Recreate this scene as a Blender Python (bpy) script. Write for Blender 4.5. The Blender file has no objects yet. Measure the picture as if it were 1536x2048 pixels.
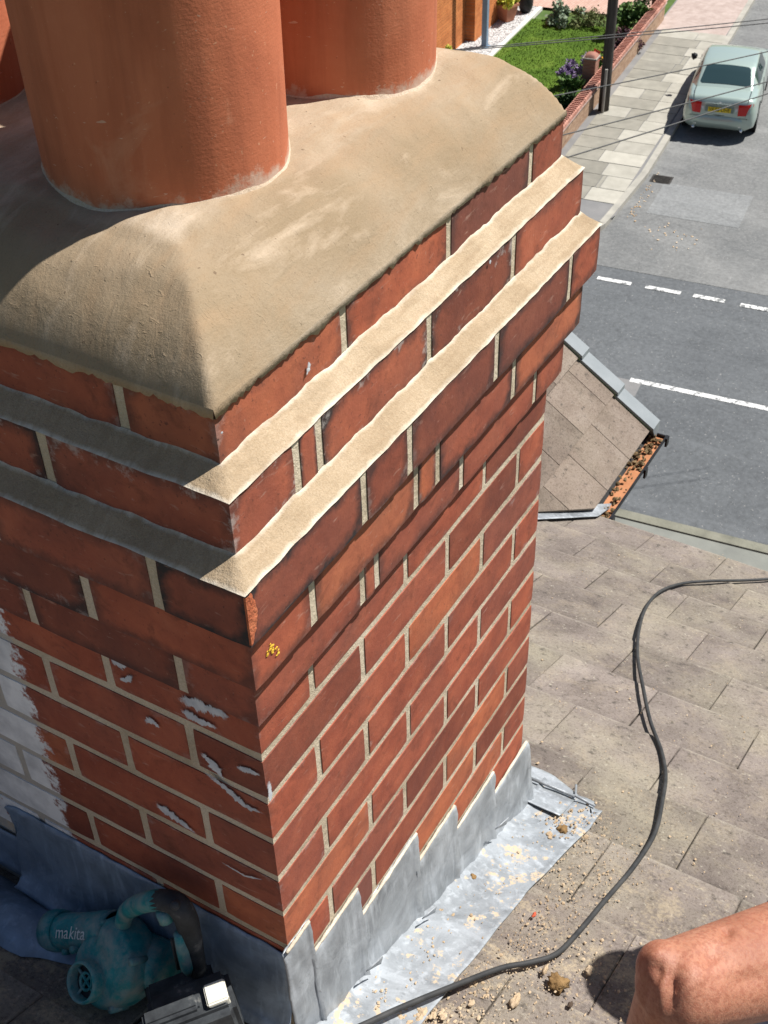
import bpy, bmesh, math, random
from mathutils import Vector, Matrix, noise, Euler
random.seed(7)
R = math.radians
sc = bpy.context.scene
col = sc.collection
# ------------------------------------------------------------------ camera
CAM = Vector((-0.6576, -0.5692, 1.0532)); FPX = 2478.0
M0 = Vector((0.50649074, -0.8618828, -0.02500349))      # right
M1 = Vector((-0.56075248, -0.30722432, -0.76887572))    # down
M2 = Vector((0.65499908, 0.4034492, -0.63890919))       # forward
cd = bpy.data.cameras.new('camera'); cam = bpy.data.objects.new('camera', cd); col.objects.link(cam)
cam.matrix_world = Matrix(((M0.x, -M1.x, -M2.x, CAM.x), (M0.y, -M1.y, -M2.y, CAM.y), (M0.z, -M1.z, -M2.z, CAM.z), (0, 0, 0, 1)))
cd.sensor_fit = 'VERTICAL'; cd.sensor_height = 24.0; cd.sensor_width = 18.0
cd.lens = 24.0 * FPX / 2048.0; cd.clip_start = .05; cd.clip_end = 500
cd.dof.use_dof = True; cd.dof.focus_distance = 1.45; cd.dof.aperture_fstop = 22
sc.camera = cam
# ------------------------------------------------------------------ light
SUN_AZ, SUN_EL = R(-41), R(57)
SUN = Vector((math.cos(SUN_AZ) * math.cos(SUN_EL), math.sin(SUN_AZ) * math.cos(SUN_EL), math.sin(SUN_EL)))
w = bpy.data.worlds.new('World'); sc.world = w; w.use_nodes = True
nt = w.node_tree; bg = nt.nodes['Background']; sky = nt.nodes.new('ShaderNodeTexSky')
sky.sky_type = 'NISHITA'; sky.sun_disc = False; sky.sun_elevation = SUN_EL; sky.sun_rotation = math.pi / 2 - SUN_AZ
nt.links.new(sky.outputs[0], bg.inputs[0]); bg.inputs[1].default_value = 0.05
sd = bpy.data.lights.new('sun', 'SUN'); so = bpy.data.objects.new('sun', sd); col.objects.link(so)
sd.energy = 5.0; sd.angle = R(.53); sd.color = (1, .968, .92)
so.rotation_euler = (-SUN).to_track_quat('-Z', 'Y').to_euler(); so.location = SUN * 30
sc.view_settings.view_transform = 'Standard'; sc.view_settings.look = 'None'
sc.view_settings.exposure = .68; sc.view_settings.gamma = 1
sc.render.engine = 'CYCLES'

# ------------------------------------------------------------------ helpers
def ray(u, v): return M0 * ((u - 768) / FPX) + M1 * ((v - 1024) / FPX) + M2
def hit(u, v, n, d):
    n = Vector(n); r = ray(u, v); return CAM + r * ((d - n.dot(CAM)) / n.dot(r))
def px(u, v, depth): return CAM + ray(u, v) * depth
def depth_of(p): return M2.dot(Vector(p) - CAM)
ROOF_M, ROOF_D = .445, -.61
RN = (ROOF_M, 0, 1)
def roofz(x): return ROOF_D - ROOF_M * x
def onroof(u, v, lift=0.0): return hit(u, v, RN, ROOF_D + lift)
ZG = -10.4
SA = R(6.5); SC, SS = math.cos(SA), math.sin(SA)
def S(sx, sy, z=0.0): return Vector((sx * SC - sy * SS, sx * SS + sy * SC, ZG + z))

def link(o, parent=None):
    col.objects.link(o)
    if parent is not None: o.parent = parent
    return o
def tag(o, label=None, cat=None, group=None, kind=None):
    if label: o['label'] = label
    if cat: o['category'] = cat
    if group: o['group'] = group
    if kind: o['kind'] = kind
    return o
def empty(name, loc, label, cat, group=None):
    o = bpy.data.objects.new(name, None); o.location = loc; o.empty_display_size = .1
    col.objects.link(o); tag(o, label, cat, group); return o
def mesh(name, V, F, m=None, parent=None, smooth=False, world=True):
    """vertices in world space; if parented to an empty the origin offset is removed"""
    me = bpy.data.meshes.new(name)
    off = Vector((0, 0, 0))
    if parent is not None and world:
        p = parent
        while p is not None: off += p.location; p = p.parent
    me.from_pydata([tuple(Vector(v) - off) for v in V], [], F); me.update()
    o = bpy.data.objects.new(name, me)
    if m: me.materials.append(m)
    if smooth:
        for q in me.polygons: q.use_smooth = True
    return link(o, parent)
class MB:
    def __init__(s): s.V = []; s.F = []
    def add(s, V, F):
        b = len(s.V); s.V += [Vector(v) for v in V]; s.F += [tuple(i + b for i in f) for f in F]; return s
    def box(s, a, b, T=None):
        V = [Vector((x, y, z)) for x in (a[0], b[0]) for y in (a[1], b[1]) for z in (a[2], b[2])]
        if T: V = [T(v) for v in V]
        return s.add(V, [(0, 1, 3, 2), (4, 6, 7, 5), (0, 4, 5, 1), (2, 3, 7, 6), (0, 2, 6, 4), (1, 5, 7, 3)])
    def tube(s, pts, rad, n=10, cap=True):
        pts = [Vector(p) for p in pts]; rings = []; up = None
        for i, p in enumerate(pts):
            t = (pts[min(i + 1, len(pts) - 1)] - pts[max(i - 1, 0)]).normalized()
            if up is None: up = t.orthogonal().normalized()
            up = (up - t * up.dot(t)).normalized(); q = t.cross(up)
            r = rad[i] if isinstance(rad, (list, tuple)) else rad
            rings.append([p + (up * math.cos(2 * math.pi * k / n) + q * math.sin(2 * math.pi * k / n)) * r for k in range(n)])
        V = [v for g in rings for v in g]; F = []
        for i in range(len(rings) - 1):
            for k in range(n):
                a = i * n + k; b = i * n + (k + 1) % n; F.append((a, b, b + n, a + n))
        if cap: F.append(tuple(range(n - 1, -1, -1))); F.append(tuple(range(len(V) - n, len(V))))
        return s.add(V, F)
    def lathe(s, prof, n, T, closed=False):
        V = [T(Vector((r * math.cos(2 * math.pi * k / n), r * math.sin(2 * math.pi * k / n), z))) for r, z in prof for k in range(n)]; F = []
        m = len(prof)
        for i in range(m if closed else m - 1):
            for k in range(n):
                a = i * n + k; b = i * n + (k + 1) % n; j = ((i + 1) % m) * n
                F.append((a, b, j + (k + 1) % n, j + k))
        return s.add(V, F)
    def grid(s, fn, nu, nv):
        V = [fn(i / nu, j / nv) for i in range(nu + 1) for j in range(nv + 1)]
        F = [(i * (nv + 1) + j, (i + 1) * (nv + 1) + j, (i + 1) * (nv + 1) + j + 1, i * (nv + 1) + j + 1) for i in range(nu) for j in range(nv)]
        return s.add(V, F)
    def lump(s, p, r, squash=.7, sub=1):
        bm = bmesh.new(); bmesh.ops.create_icosphere(bm, subdivisions=sub, radius=1)
        o = Vector((random.random() * 50, random.random() * 50, 0)); p = Vector(p)
        V = []
        for v in bm.verts:
            k = (1 + .5 * noise.noise(v.co * 1.3 + o)) * (random.uniform(.62, 1.25) if sub < 2 else 1 + .5 * noise.noise(v.co * 3.1 + o))
            V.append(p + Vector((v.co.x * r * k, v.co.y * r * k * (.75 + .25 * math.sin(o.x)), v.co.z * r * k * squash)))
        F = [tuple(v.index for v in f.verts) for f in bm.faces]; bm.free()
        return s.add(V, F)
    def build(s, name, m=None, parent=None, smooth=False): return mesh(name, s.V, s.F, m, parent, smooth)
def solid(o, t, off=-1):
    md = o.modifiers.new('thickness', 'SOLIDIFY'); md.thickness = t; md.offset = off; return o
def fbm(p, o=4):
    a = 0; k = 1; p = Vector(p)
    for _ in range(o): a += k * noise.noise(p); k *= .5; p = p * 2.03 + Vector((3.1, 7.7, 1.3))
    return a

# ------------------------------------------------------------------ materials
class NT:
    def __init__(s, name):
        s.m = bpy.data.materials.new(name); s.m.use_nodes = True; s.t = s.m.node_tree
        s.b = s.t.nodes['Principled BSDF']; s.pos = None
    def n(s, typ, **k):
        q = s.t.nodes.new(typ)
        for a, v in k.items():
            if a.startswith('i_'):
                key = a[2:]; key = int(key) if key.isdigit() else key.replace('_', ' ')
                s.put(q.inputs[key], v)
            else: setattr(q, a, v)
        return q
    def put(s, inp, v):
        if isinstance(v, bpy.types.NodeSocket): s.t.links.new(v, inp)
        elif isinstance(v, bpy.types.Node): s.t.links.new(v.outputs[0], inp)
        else:
            if isinstance(v, tuple) and len(v) == 3 and inp.type == 'RGBA': v = (*v, 1)
            inp.default_value = v
    def P(s):
        if s.pos is None: s.pos = s.n('ShaderNodeNewGeometry').outputs['Position']
        return s.pos
    def noise(s, scale, detail=6, rough=.55, dist=0.0, vec=None):
        return s.n('ShaderNodeTexNoise', i_Vector=vec or s.P(), i_Scale=scale, i_Detail=detail, i_Roughness=rough, i_Distortion=dist).outputs['Fac']
    def stretch(s, v): return s.n('ShaderNodeVectorMath', operation='MULTIPLY', i_0=s.P(), i_1=v).outputs[0]
    def ramp(s, f, stops):
        q = s.n('ShaderNodeValToRGB', i_Fac=f); e = q.color_ramp.elements
        while len(e) < len(stops): e.new(.5)
        for k, (p, c) in zip(e, stops):
            k.position = p; k.color = (c, c, c, 1) if isinstance(c, (int, float)) else (*c, 1)
        return q.outputs[0]
    def mix(s, f, a, b, mode='MIX'):
        q = s.n('ShaderNodeMix', data_type='RGBA', blend_type=mode)
        s.put(q.inputs[0], f); s.put(q.inputs[6], a); s.put(q.inputs[7], b); return q.outputs[2]
    def math(s, op, a, b=0.0, c=None):
        q = s.n('ShaderNodeMath', operation=op); s.put(q.inputs[0], a); s.put(q.inputs[1], b)
        if c is not None: s.put(q.inputs[2], c)
        return q.outputs[0]
    def bump(s, h, strength=.4, dist=.003, prev=None):
        q = s.n('ShaderNodeBump', i_Height=h, i_Strength=strength, i_Distance=dist)
        if prev: s.put(q.inputs['Normal'], prev)
        return q.outputs[0]
    def out(s, color=None, rough=None, normal=None, spec=.3, metal=None, coat=None):
        if color is not None: s.put(s.b.inputs['Base Color'], color)
        if rough is not None: s.put(s.b.inputs['Roughness'], rough)
        if normal is not None: s.put(s.b.inputs['Normal'], normal)
        s.b.inputs['Specular IOR Level'].default_value = spec
        if metal is not None: s.put(s.b.inputs['Metallic'], metal)
        if coat is not None: s.b.inputs['Coat Weight'].default_value = coat; s.b.inputs['Coat Roughness'].default_value = .05
        return s.m
def simple(name, stops, scale=8, rough=.85, bump=.3, bscale=80, bdist=.002, spec=.25, detail=7, rnd=0.0, metal=None, coat=None, vec=None, fine=None):
    t = NT(name); v = t.stretch(vec) if vec else None
    c = t.ramp(t.noise(scale, detail, .6, vec=v), stops)
    if fine:
        c = t.mix(t.ramp(t.noise(fine[0], 3, .6), [(.42, 0.), (.62, 1.)]), c, t.mix(1.0, c, fine[1], 'MULTIPLY'))
    if rnd:
        r = t.n('ShaderNodeObjectInfo').outputs['Random']
        c = t.mix(1.0, c, t.ramp(r, [(0, 1 - rnd), (1, 1 + rnd * .3)]), 'MULTIPLY')
    nm = t.bump(t.noise(bscale, 5, .6), bump, bdist) if bump else None
    return t.out(c, rough, nm, spec, metal, coat)

def paint_mask(t):
    """white masonry paint on the neighbour's half of the up-slope face"""
    sx = t.n('ShaderNodeSeparateXYZ', i_Vector=t.P())
    edge = t.math('ADD', sx.outputs['Y'], t.math('MULTIPLY', t.math('SUBTRACT', t.noise(38, 6, .72), .5), .10))
    a = t.ramp(edge, [(.362, 0.), (.37, 1.)])
    b = t.math('LESS_THAN', t.math('ADD', sx.outputs['Z'], t.math('MULTIPLY', t.noise(30, 4), .05)), .085)
    c = t.math('LESS_THAN', sx.outputs['X'], .012)
    peel = t.ramp(t.noise(17, 5, .65), [(.63, 1.), (.66, .15)])
    return t.math('MULTIPLY', t.math('MULTIPLY', a, b), t.math('MULTIPLY', c, peel))
def brick_mat():
    t = NT('brick_red')
    info = t.n('ShaderNodeObjectInfo'); sep = t.n('ShaderNodeSeparateColor', i_Color=info.outputs['Color'])
    soot, eff, dull = sep.outputs[0], sep.outputs[1], sep.outputs[2]
    c = t.ramp(t.noise(16, 8, .65, .4), [(.2, (.205, .052, .030)), (.45, (.325, .085, .046)), (.62, (.395, .110, .057)), (.85, (.46, .152, .084))])
    c = t.mix(t.ramp(t.noise(9, 4, .6), [(.46, 0.), (.75, .6)]), c, (.17, .062, .045))
    c = t.mix(1.0, c, t.ramp(info.outputs['Random'], [(0, (.58, .60, .66)), (.25, (.86, .86, .9)), (.7, (1.04, 1.0, .98)), (.9, (1.12, 1.12, 1.04)), (1, (1.24, 1.42, 1.2))]), 'MULTIPLY')
    c = t.mix(dull, c, (.14, .066, .058))
    # fine dark and pale flecks
    c = t.mix(t.ramp(t.noise(240, 2, .5), [(.66, 0.), (.74, .6)]), c, (.07, .03, .025))
    c = t.mix(t.ramp(t.noise(170, 3, .5), [(.70, 0.), (.78, .5)]), c, (.42, .27, .2))
    e = t.n('ShaderNodeAttribute', attribute_name='edge').outputs['Fac']
    f = t.math('ADD', t.math('MULTIPLY', t.noise(48, 5, .65), .75), t.math('MULTIPLY', e, .55))
    sm = t.math('MULTIPLY', t.ramp(f, [(.36, .95), (.76, 0.)]), soot)
    c = t.mix(sm, c, (.028, .024, .025))
    f2 = t.math('ADD', t.math('MULTIPLY', t.noise(38, 6, .7), 1.0), t.math('MULTIPLY', e, .18))
    c = t.mix(t.math('MULTIPLY', t.ramp(f2, [(.40, .85), (.50, 0.)]), eff), c, (.50, .46, .43))
    # scratches of mortar left by the trowel
    st = t.n('ShaderNodeVectorMath', operation='MULTIPLY', i_0=t.P(), i_1=(30, 30, 130)).outputs[0]
    c = t.mix(t.ramp(t.noise(1.0, 3, .6, .6, st), [(.64, 0.), (.76, .42)]), c, (.50, .33, .26))
    c = t.mix(t.ramp(t.noise(28, 6, .7, .6), [(.30, .55), (.46, 0.)]), c, (.11, .035, .022))
    pm = paint_mask(t)
    c = t.mix(pm, c, t.ramp(t.noise(22, 6), [(.3, (.48, .49, .50)), (.6, (.78, .79, .79))]))
    nm = t.bump(t.noise(420, 4, .6), .2, .0010)
    nm = t.bump(t.noise(60, 5, .6), .32, .003, nm)
    return t.out(c, .78, nm, .28)
def mortar_mat(name, stops, wet=None, painted=False, bs=1.0, rim=False):
    t = NT(name)
    c = t.ramp(t.noise(7, 6, .6, .3), stops)
    c = t.mix(t.ramp(t.noise(520, 3, .6), [(.35, 0.), (.7, 1.)]), t.mix(1.0, c, (.80, .77, .72), 'MULTIPLY'), c)
    if wet: c = t.mix(t.ramp(t.noise(4.2, 4, .55, .8), [(.50, 0.), (.62, .55)]), c, wet)
    if painted: c = t.mix(t.math('MULTIPLY', paint_mask(t), .6), c, (.40, .40, .39))
    if rim:
        e = t.n('ShaderNodeAttribute', attribute_name='rim').outputs['Fac']
        c = t.mix(t.ramp(t.math('ADD', e, t.math('MULTIPLY', t.math('SUBTRACT', t.noise(60, 4), .5), .5)), [(.68, 0.), (.98, .75)]), c, (.66, .60, .50))
        st = t.n('ShaderNodeVectorMath', operation='MULTIPLY', i_0=t.P(), i_1=(14, 90, 40)).outputs[0]
        c = t.mix(t.ramp(t.noise(1.0, 5, .6, .6, st), [(.36, .5), (.52, 0.)]), c, (.27, .195, .12))
    nm = t.bump(t.noise(560, 4, .65), .55 * bs, .0016)
    nm = t.bump(t.noise(75, 5, .6), .5 * bs, .005, nm)
    return t.out(c, .93, nm, .15)
def flaunch_mat():
    t = NT('flaunching_mortar')
    c = t.ramp(t.noise(6, 7, .6, .5), [(.25, (.245, .185, .122)), (.45, (.315, .243, .166)), (.6, (.375, .297, .213)), (.78, (.49, .405, .312))])
    sx = t.n('ShaderNodeSeparateXYZ', i_Vector=t.P())
    e = t.n('ShaderNodeAttribute', attribute_name='edge').outputs['Fac']
    damp = t.ramp(t.math('ADD', e, t.math('MULTIPLY', t.math('SUBTRACT', t.noise(5, 5, .6, .6), .5), .12)), [(.0, .55), (.02, .85), (.088, .75), (.102, .0)])
    c = t.mix(t.math('MULTIPLY', damp, .62), c, (.20, .142, .078))
    # trowel sweeps, long and streaky
    st = t.n('ShaderNodeVectorMath', operation='MULTIPLY', i_0=t.P(), i_1=(9, 34, 12)).outputs[0]
    tw = t.noise(1.0, 5, .62, .35, st)
    c = t.mix(t.ramp(tw, [(.34, .6), (.52, 0.)]), c, (.31, .215, .13))
    c = t.mix(t.ramp(tw, [(.56, 0.), (.74, .4)]), c, (.62, .50, .38))
    c = t.mix(t.ramp(t.noise(480, 3, .6), [(.36, .35), (.52, 0.)]), c, t.mix(1.0, c, (.76, .72, .66), 'MULTIPLY'))
    c = t.mix(t.ramp(t.noise(130, 2, .5), [(.73, 0.), (.76, .7)]), c, (.12, .08, .05))
    nm = t.bump(t.noise(600, 4, .7), .4, .0011)
    nm = t.bump(t.noise(130, 4, .6), .28, .0025, nm)
    nm = t.bump(tw, .35, .007, nm)
    sc2 = t.n('ShaderNodeVectorMath', operation='MULTIPLY', i_0=t.P(), i_1=(160, 60, 40)).outputs[0]
    nm = t.bump(t.ramp(t.noise(1.0, 2, .5, 1.5, sc2), [(.66, 0.), (.70, 1.)]), .35, .003, nm)
    return t.out(c, .92, nm, .18)
def pot_mat():
    t = NT('terracotta_pot')
    ob = t.n('ShaderNodeTexCoord').outputs['Object']; s = t.n('ShaderNodeSeparateXYZ', i_Vector=ob)
    c = t.ramp(t.noise(7, 7, .6, .4), [(.25, (.37, .105, .052)), (.5, (.47, .142, .070)), (.75, (.54, .182, .095))])
    st = t.n('ShaderNodeVectorMath', operation='MULTIPLY', i_0=ob, i_1=(40, 40, 4)).outputs[0]
    c = t.mix(t.ramp(t.noise(1.6, 5, .6, 0, st), [(.5, 0.), (.75, .35)]), c, (.34, .085, .035))
    c = t.mix(t.ramp(t.noise(210, 2, .5), [(.70, 0.), (.76, .55)]), c, (.62, .33, .20))
    c = t.mix(t.ramp(t.noise(160, 2, .5), [(.74, 0.), (.77, .7)]), c, (.16, .06, .03))
    st3 = t.n('ShaderNodeVectorMath', operation='MULTIPLY', i_0=ob, i_1=(24, 24, 2.2)).outputs[0]
    c = t.mix(t.ramp(t.noise(1.0, 6, .65, .4, st3), [(.36, .28), (.5, 0.)]), c, (.20, .055, .028))
    c = t.mix(t.ramp(t.noise(11, 6, .7, .8), [(.62, 0.), (.74, .4)]), c, (.55, .26, .16))
    sk = t.n('ShaderNodeVectorMath', operation='MULTIPLY', i_0=ob, i_1=(55, 55, 200)).outputs[0]
    c = t.mix(t.ramp(t.noise(1.0, 2, .5, 2.0, sk), [(.72, 0.), (.75, .5)]), c, (.62, .46, .36))
    # smear of mortar round the foot
    h = t.math('ADD', s.outputs['Z'], t.math('MULTIPLY', t.math('SUBTRACT', t.noise(22, 7, .75), .5), .085))
    c = t.mix(t.ramp(h, [(.010, .85), (.018, .5), (.024, 0.)]), c, (.52, .40, .32))
    st2 = t.n('ShaderNodeVectorMath', operation='MULTIPLY', i_0=ob, i_1=(60, 60, 420)).outputs[0]
    nm = t.bump(t.noise(1.0, 3, .5, 0, st2), .12, .0012)
    nm = t.bump(t.noise(330, 4, .6), .3, .0012, nm)
    nm = t.bump(t.noise(90, 3, .6), .16, .0015, nm)
    return t.out(c, .74, nm, .3)
def lead_mat(name, base, sand=0.0):
    t = NT(name)
    b = Vector(base)
    c = t.ramp(t.noise(11, 8, .65, .8), [(.25, tuple(b * .55)), (.5, tuple(b)), (.75, tuple(b * 1.5))])
    st = t.n('ShaderNodeVectorMath', operation='MULTIPLY', i_0=t.P(), i_1=(60, 60, 9)).outputs[0]
    c = t.mix(t.ramp(t.noise(1.0, 4, .6, .3, st), [(.52, 0.), (.70, .6)]), c, tuple(b * 1.75))
    c = t.mix(t.ramp(t.noise(46, 4, .6), [(.64, 0.), (.7, .35)]), c, tuple(b * .45))
    rough = t.ramp(t.noise(20, 5), [(.3, .38), (.7, .62)])
    nm = t.bump(t.noise(16, 4, .55, .6), .35, .01)
    nm = t.bump(t.noise(150, 4, .6), .25, .0015, nm)
    if sand:
        q = t.math('ADD', t.math('MULTIPLY', t.noise(15, 3, .55, 1.2), .7), t.math('MULTIPLY', t.noise(95, 5, .7), .5))
        m = t.ramp(q, [(.675, 0.), (.72, .8)])
        c = t.mix(m, c, (.52, .40, .26)); rough = t.mix(m, rough, (.95, .95, .95))
    return t.out(c, rough, nm, .4, .25)
def tile_mat(name, stops, lich=.5, rnd=.25, dust=False):
    t = NT(name)
    r = t.n('ShaderNodeObjectInfo').outputs['Random']
    ob = t.n('ShaderNodeTexCoord').outputs['Object']
    off = t.n('ShaderNodeVectorMath', operation='ADD', i_0=ob, i_1=t.n('ShaderNodeVectorMath', operation='SCALE', i_0=(9, 5, 3), i_Scale=t.math('MULTIPLY', r, 20)).outputs[0]).outputs[0]
    c = t.ramp(t.noise(6, 8, .65, .4, off), stops)
    c = t.mix(1.0, c, t.ramp(r, [(0, 1 - rnd), (1, 1 + rnd * .3)]), 'MULTIPLY')
    c = t.mix(t.ramp(t.noise(3.2, 5, .6), [(.45, 0.), (.70, lich)]), c, (.30, .27, .20))
    c = t.mix(t.ramp(t.noise(150, 4, .7), [(.34, .7), (.5, 0.)]), c, t.mix(1.0, c, (.5, .47, .44), 'MULTIPLY'))
    c = t.mix(t.ramp(t.noise(85, 5, .7), [(.60, 0.), (.68, lich)]), c, (.42, .385, .31))
    c = t.mix(t.ramp(t.noise(42, 5, .7), [(.32, .75), (.43, 0.)]), c, (.055, .048, .042))
    if dust:
        sx = t.n('ShaderNodeSeparateXYZ', i_Vector=t.P())
        near = t.ramp(t.math('SUBTRACT', sx.outputs['X'], t.math('MULTIPLY', sx.outputs['Y'], .2)), [(.45, 1.), (1.0, .25)])
        q = t.math('ADD', t.math('MULTIPLY', t.noise(11, 4, .6, .8), .6), t.math('MULTIPLY', t.noise(120, 4, .7), .5))
        c = t.mix(t.math('MULTIPLY', t.ramp(q, [(.55, 0.), (.68, .7)]), near), c, (.42, .345, .235))
        gx = t.n('ShaderNodeSeparateXYZ', i_Vector=t.n('ShaderNodeTexCoord').outputs['Generated']).outputs['X']
        c = t.mix(t.math('MULTIPLY', t.ramp(gx, [(.955, 0.), (.985, .3)]), t.ramp(t.noise(24, 5, .7), [(.40, 0.), (.6, 1.)])), c, (.40, .365, .30))
        c = t.mix(t.ramp(gx, [(.24, .1), (.265, 0.)]), c, (.06, .052, .046))
    nm = t.bump(t.noise(260, 5, .7), .9, .003)
    nm = t.bump(t.noise(40, 4, .6), .5, .005, nm)
    return t.out(c, .93, nm, .2)
def skin_mat():
    t = NT('sunburnt_skin')
    c = t.ramp(t.noise(9, 5, .6), [(.3, (.30, .125, .075)), (.55, (.38, .17, .105)), (.8, (.45, .215, .14))])
    c = t.mix(t.ramp(t.noise(160, 3, .6), [(.40, .6), (.55, 0.)]), c, (.25, .085, .05))
    c = t.mix(t.ramp(t.noise(26, 5, .65, .6), [(.52, 0.), (.72, .3)]), c, (.33, .10, .065))
    c = t.mix(t.ramp(t.noise(34, 5, .65, .6), [(.30, .3), (.44, 0.)]), c, (.46, .24, .15))
    nm = t.bump(t.noise(420, 4, .6), .6, .0012); nm = t.bump(t.noise(60, 4, .6), .4, .003, nm)
    t.b.inputs['Subsurface Weight'].default_value = .12; t.b.inputs['Subsurface Radius'].default_value = (.012, .004, .002)
    return t.out(c, .55, nm, .35)
def asphalt(name, a, b):
    t = NT(name)
    c = t.ramp(t.noise(.7, 6, .6, .5), [(.3, a), (.7, b)])
    c = t.mix(1.0, c, t.ramp(t.noise(14, 3, .7), [(.3, .80), (.7, 1.18)]), 'MULTIPLY')
    c = t.mix(t.ramp(t.noise(26, 2, .5), [(.66, 0.), (.74, .5)]), c, (.34, .33, .31))
    cr = t.n('ShaderNodeTexVoronoi', feature='DISTANCE_TO_EDGE', i_Vector=t.n('ShaderNodeVectorMath', operation='ADD', i_0=t.P(), i_1=t.n('ShaderNodeVectorMath', operation='SCALE', i_0=t.n('ShaderNodeTexNoise', i_Vector=t.P(), i_Scale=1.3).outputs['Color'], i_Scale=.8).outputs[0]).outputs[0], i_Scale=.32)
    c = t.mix(t.ramp(cr.outputs['Distance'], [(.0, .22), (.006, 0.)]), c, tuple(Vector(a) * .45))
    c = t.mix(t.ramp(t.noise(1.6, 5, .65, .6), [(.62, 0.), (.74, .45)]), c, tuple(Vector(a) * .5))
    st = t.stretch((2.2, .35, 1)); c = t.mix(t.ramp(t.noise(1.0, 4, .6, .5, st), [(.5, 0.), (.75, .3)]), c, tuple(Vector(b) * 1.5))
    return t.out(c, .9, t.bump(t.noise(28, 4, .7), .5, .01), .25)

BRICK = brick_mat(); POT = pot_mat(); FLAUNCH = flaunch_mat()
MORT = mortar_mat('joint_mortar', [(.3, (.43, .36, .26)), (.5, (.58, .50, .38)), (.75, (.70, .62, .50))], painted=True)
LEDGE = mortar_mat('ledge_mortar', [(.28, (.30, .225, .145)), (.5, (.40, .31, .21)), (.75, (.50, .405, .29))], rim=True)
LEAD = lead_mat('lead_sheet', (.285, .305, .325)); LEADS = lead_mat('lead_sheet_sandy', (.27, .29, .31), 1.0)
LEAD_SHADE = lead_mat('lead_sheet_shade_blue', (.19, .25, .33))  # same lead for the up-slope side, shade and blue sky light put into its colour
TILE = tile_mat('roof_tile', [(.25, (.115, .094, .083)), (.5, (.20, .168, .148)), (.75, (.275, .235, .208))], .6, dust=True)
TILEG = tile_mat('gable_tile', [(.25, (.13, .102, .082)), (.5, (.20, .158, .128)), (.75, (.26, .215, .18))], .22)
SKIN = skin_mat()
BLACK = simple('black_plastic', [(.3, (.012, .012, .014)), (.7, (.028, .028, .03))], 20, .5, .2)
CABLE = simple('cable_rubber', [(.3, (.022, .023, .025)), (.7, (.05, .05, .05))], 30, .6, .25, 200, .001)

# ------------------------------------------------------------------ chimney
L = .7232
chim = empty('chimney_stack', (0, 0, -.6), 'red brick chimney stack with stepped corbel courses and sandy mortar cap', 'chimney')
# name, z0, z1, near offset, far offset, right joints, left joints, soot, effl
COR = [
 ('A', .3795, .447, -.010, .0168, [.22, .438, .648], [.118, .330, .545, .76], .75, .7),
 ('B', .303, .3735, .0152, .0333, [.09, .129, .348, .555], [.205, .42, .632, .85], .95, .55),
 ('C', .226, .2945, .0405, .0462, [.165, .259, .466, .677], [.068, .281, .494, .70], 1.0, .2),
 ('D', .1505, .2255, .0294, .030, [.077, .291, .342, .542], [.177, .39, .60, .82], .85, .35),
 ('E', .0740, .1500, .0142, .0145, [.194, .225, .432, .646], [.083, .293, .51, .72], .6, .25)]
Y1 = 1.05; JT = .0118; BD = .098
def brick(x0, x1, y0, y1, z0, z1, soot, eff, dull):
    n = [7, 4, 4] if (x1 - x0) > (y1 - y0) else [4, 7, 4]
    lo = (x0, y0, z0); hi = (x1, y1, z1); ins = min(.022 if soot > .5 else .016, (x1 - x0) * .3, (y1 - y0) * .3)
    ax = []
    for k in range(3):
        a = [lo[k], lo[k] + ins]; m = n[k] - 4
        for j in range(m): a.append(lo[k] + ins + (hi[k] - lo[k] - 2 * ins) * (j + 1) / (m + 1))
        ax.append(a + [hi[k] - ins, hi[k]])
    idx = {}; V = []; E = []
    c = Vector(((x0 + x1) / 2, (y0 + y1) / 2, (z0 + z1) / 2)); ro = Vector((random.random() * 40, random.random() * 40, 0))
    jig = Vector((random.uniform(-.0004, .0002), random.uniform(-.0004, .0002), 0))
    def vid(i, j, k):
        if (i, j, k) in idx: return idx[(i, j, k)]
        p = Vector((ax[0][i], ax[1][j], ax[2][k]))
        ext = [(i in (0, n[0] - 1)), (j in (0, n[1] - 1)), (k in (0, n[2] - 1))]; ne = sum(ext)
        if ne >= 2:
            for q in range(3):
                if ext[q]: p[q] += (.0003 if ne == 2 else .0007) * (1 if p[q] < c[q] else -1)
        p += Vector((noise.noise(p * 40 + ro) * (.0003 if ext[0] else .0011), noise.noise(p * 40 + ro + Vector((9, 0, 0))) * (.0003 if ext[1] else .0009), noise.noise(p * 40 + ro + Vector((0, 9, 0))) * .0017)) + jig
        idx[(i, j, k)] = len(V); V.append(p); E.append(0.0 if ne >= 2 else 1.0); return idx[(i, j, k)]
    F = []
    for k in (0, n[2] - 1):
        for i in range(n[0] - 1):
            for j in range(n[1] - 1):
                f = (vid(i, j, k), vid(i + 1, j, k), vid(i + 1, j + 1, k), vid(i, j + 1, k)); F.append(f if k else f[::-1])
    for j in (0, n[1] - 1):
        for i in range(n[0] - 1):
            for k in range(n[2] - 1):
                f = (vid(i, j, k), vid(i + 1, j, k), vid(i + 1, j, k + 1), vid(i, j, k + 1)); F.append(f[::-1] if j else f)
    for i in (0, n[0] - 1):
        for j in range(n[1] - 1):
            for k in range(n[2] - 1):
                f = (vid(i, j, k), vid(i, j + 1, k), vid(i, j + 1, k + 1), vid(i, j, k + 1)); F.append(f if i else f[::-1])
    o = mesh('brick', V, F, BRICK, chim)
    at = o.data.attributes.new('edge', 'FLOAT', 'POINT'); at.data.foreach_set('value', E)
    o.color = (soot, eff, dull, 1)
    return o
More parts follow.
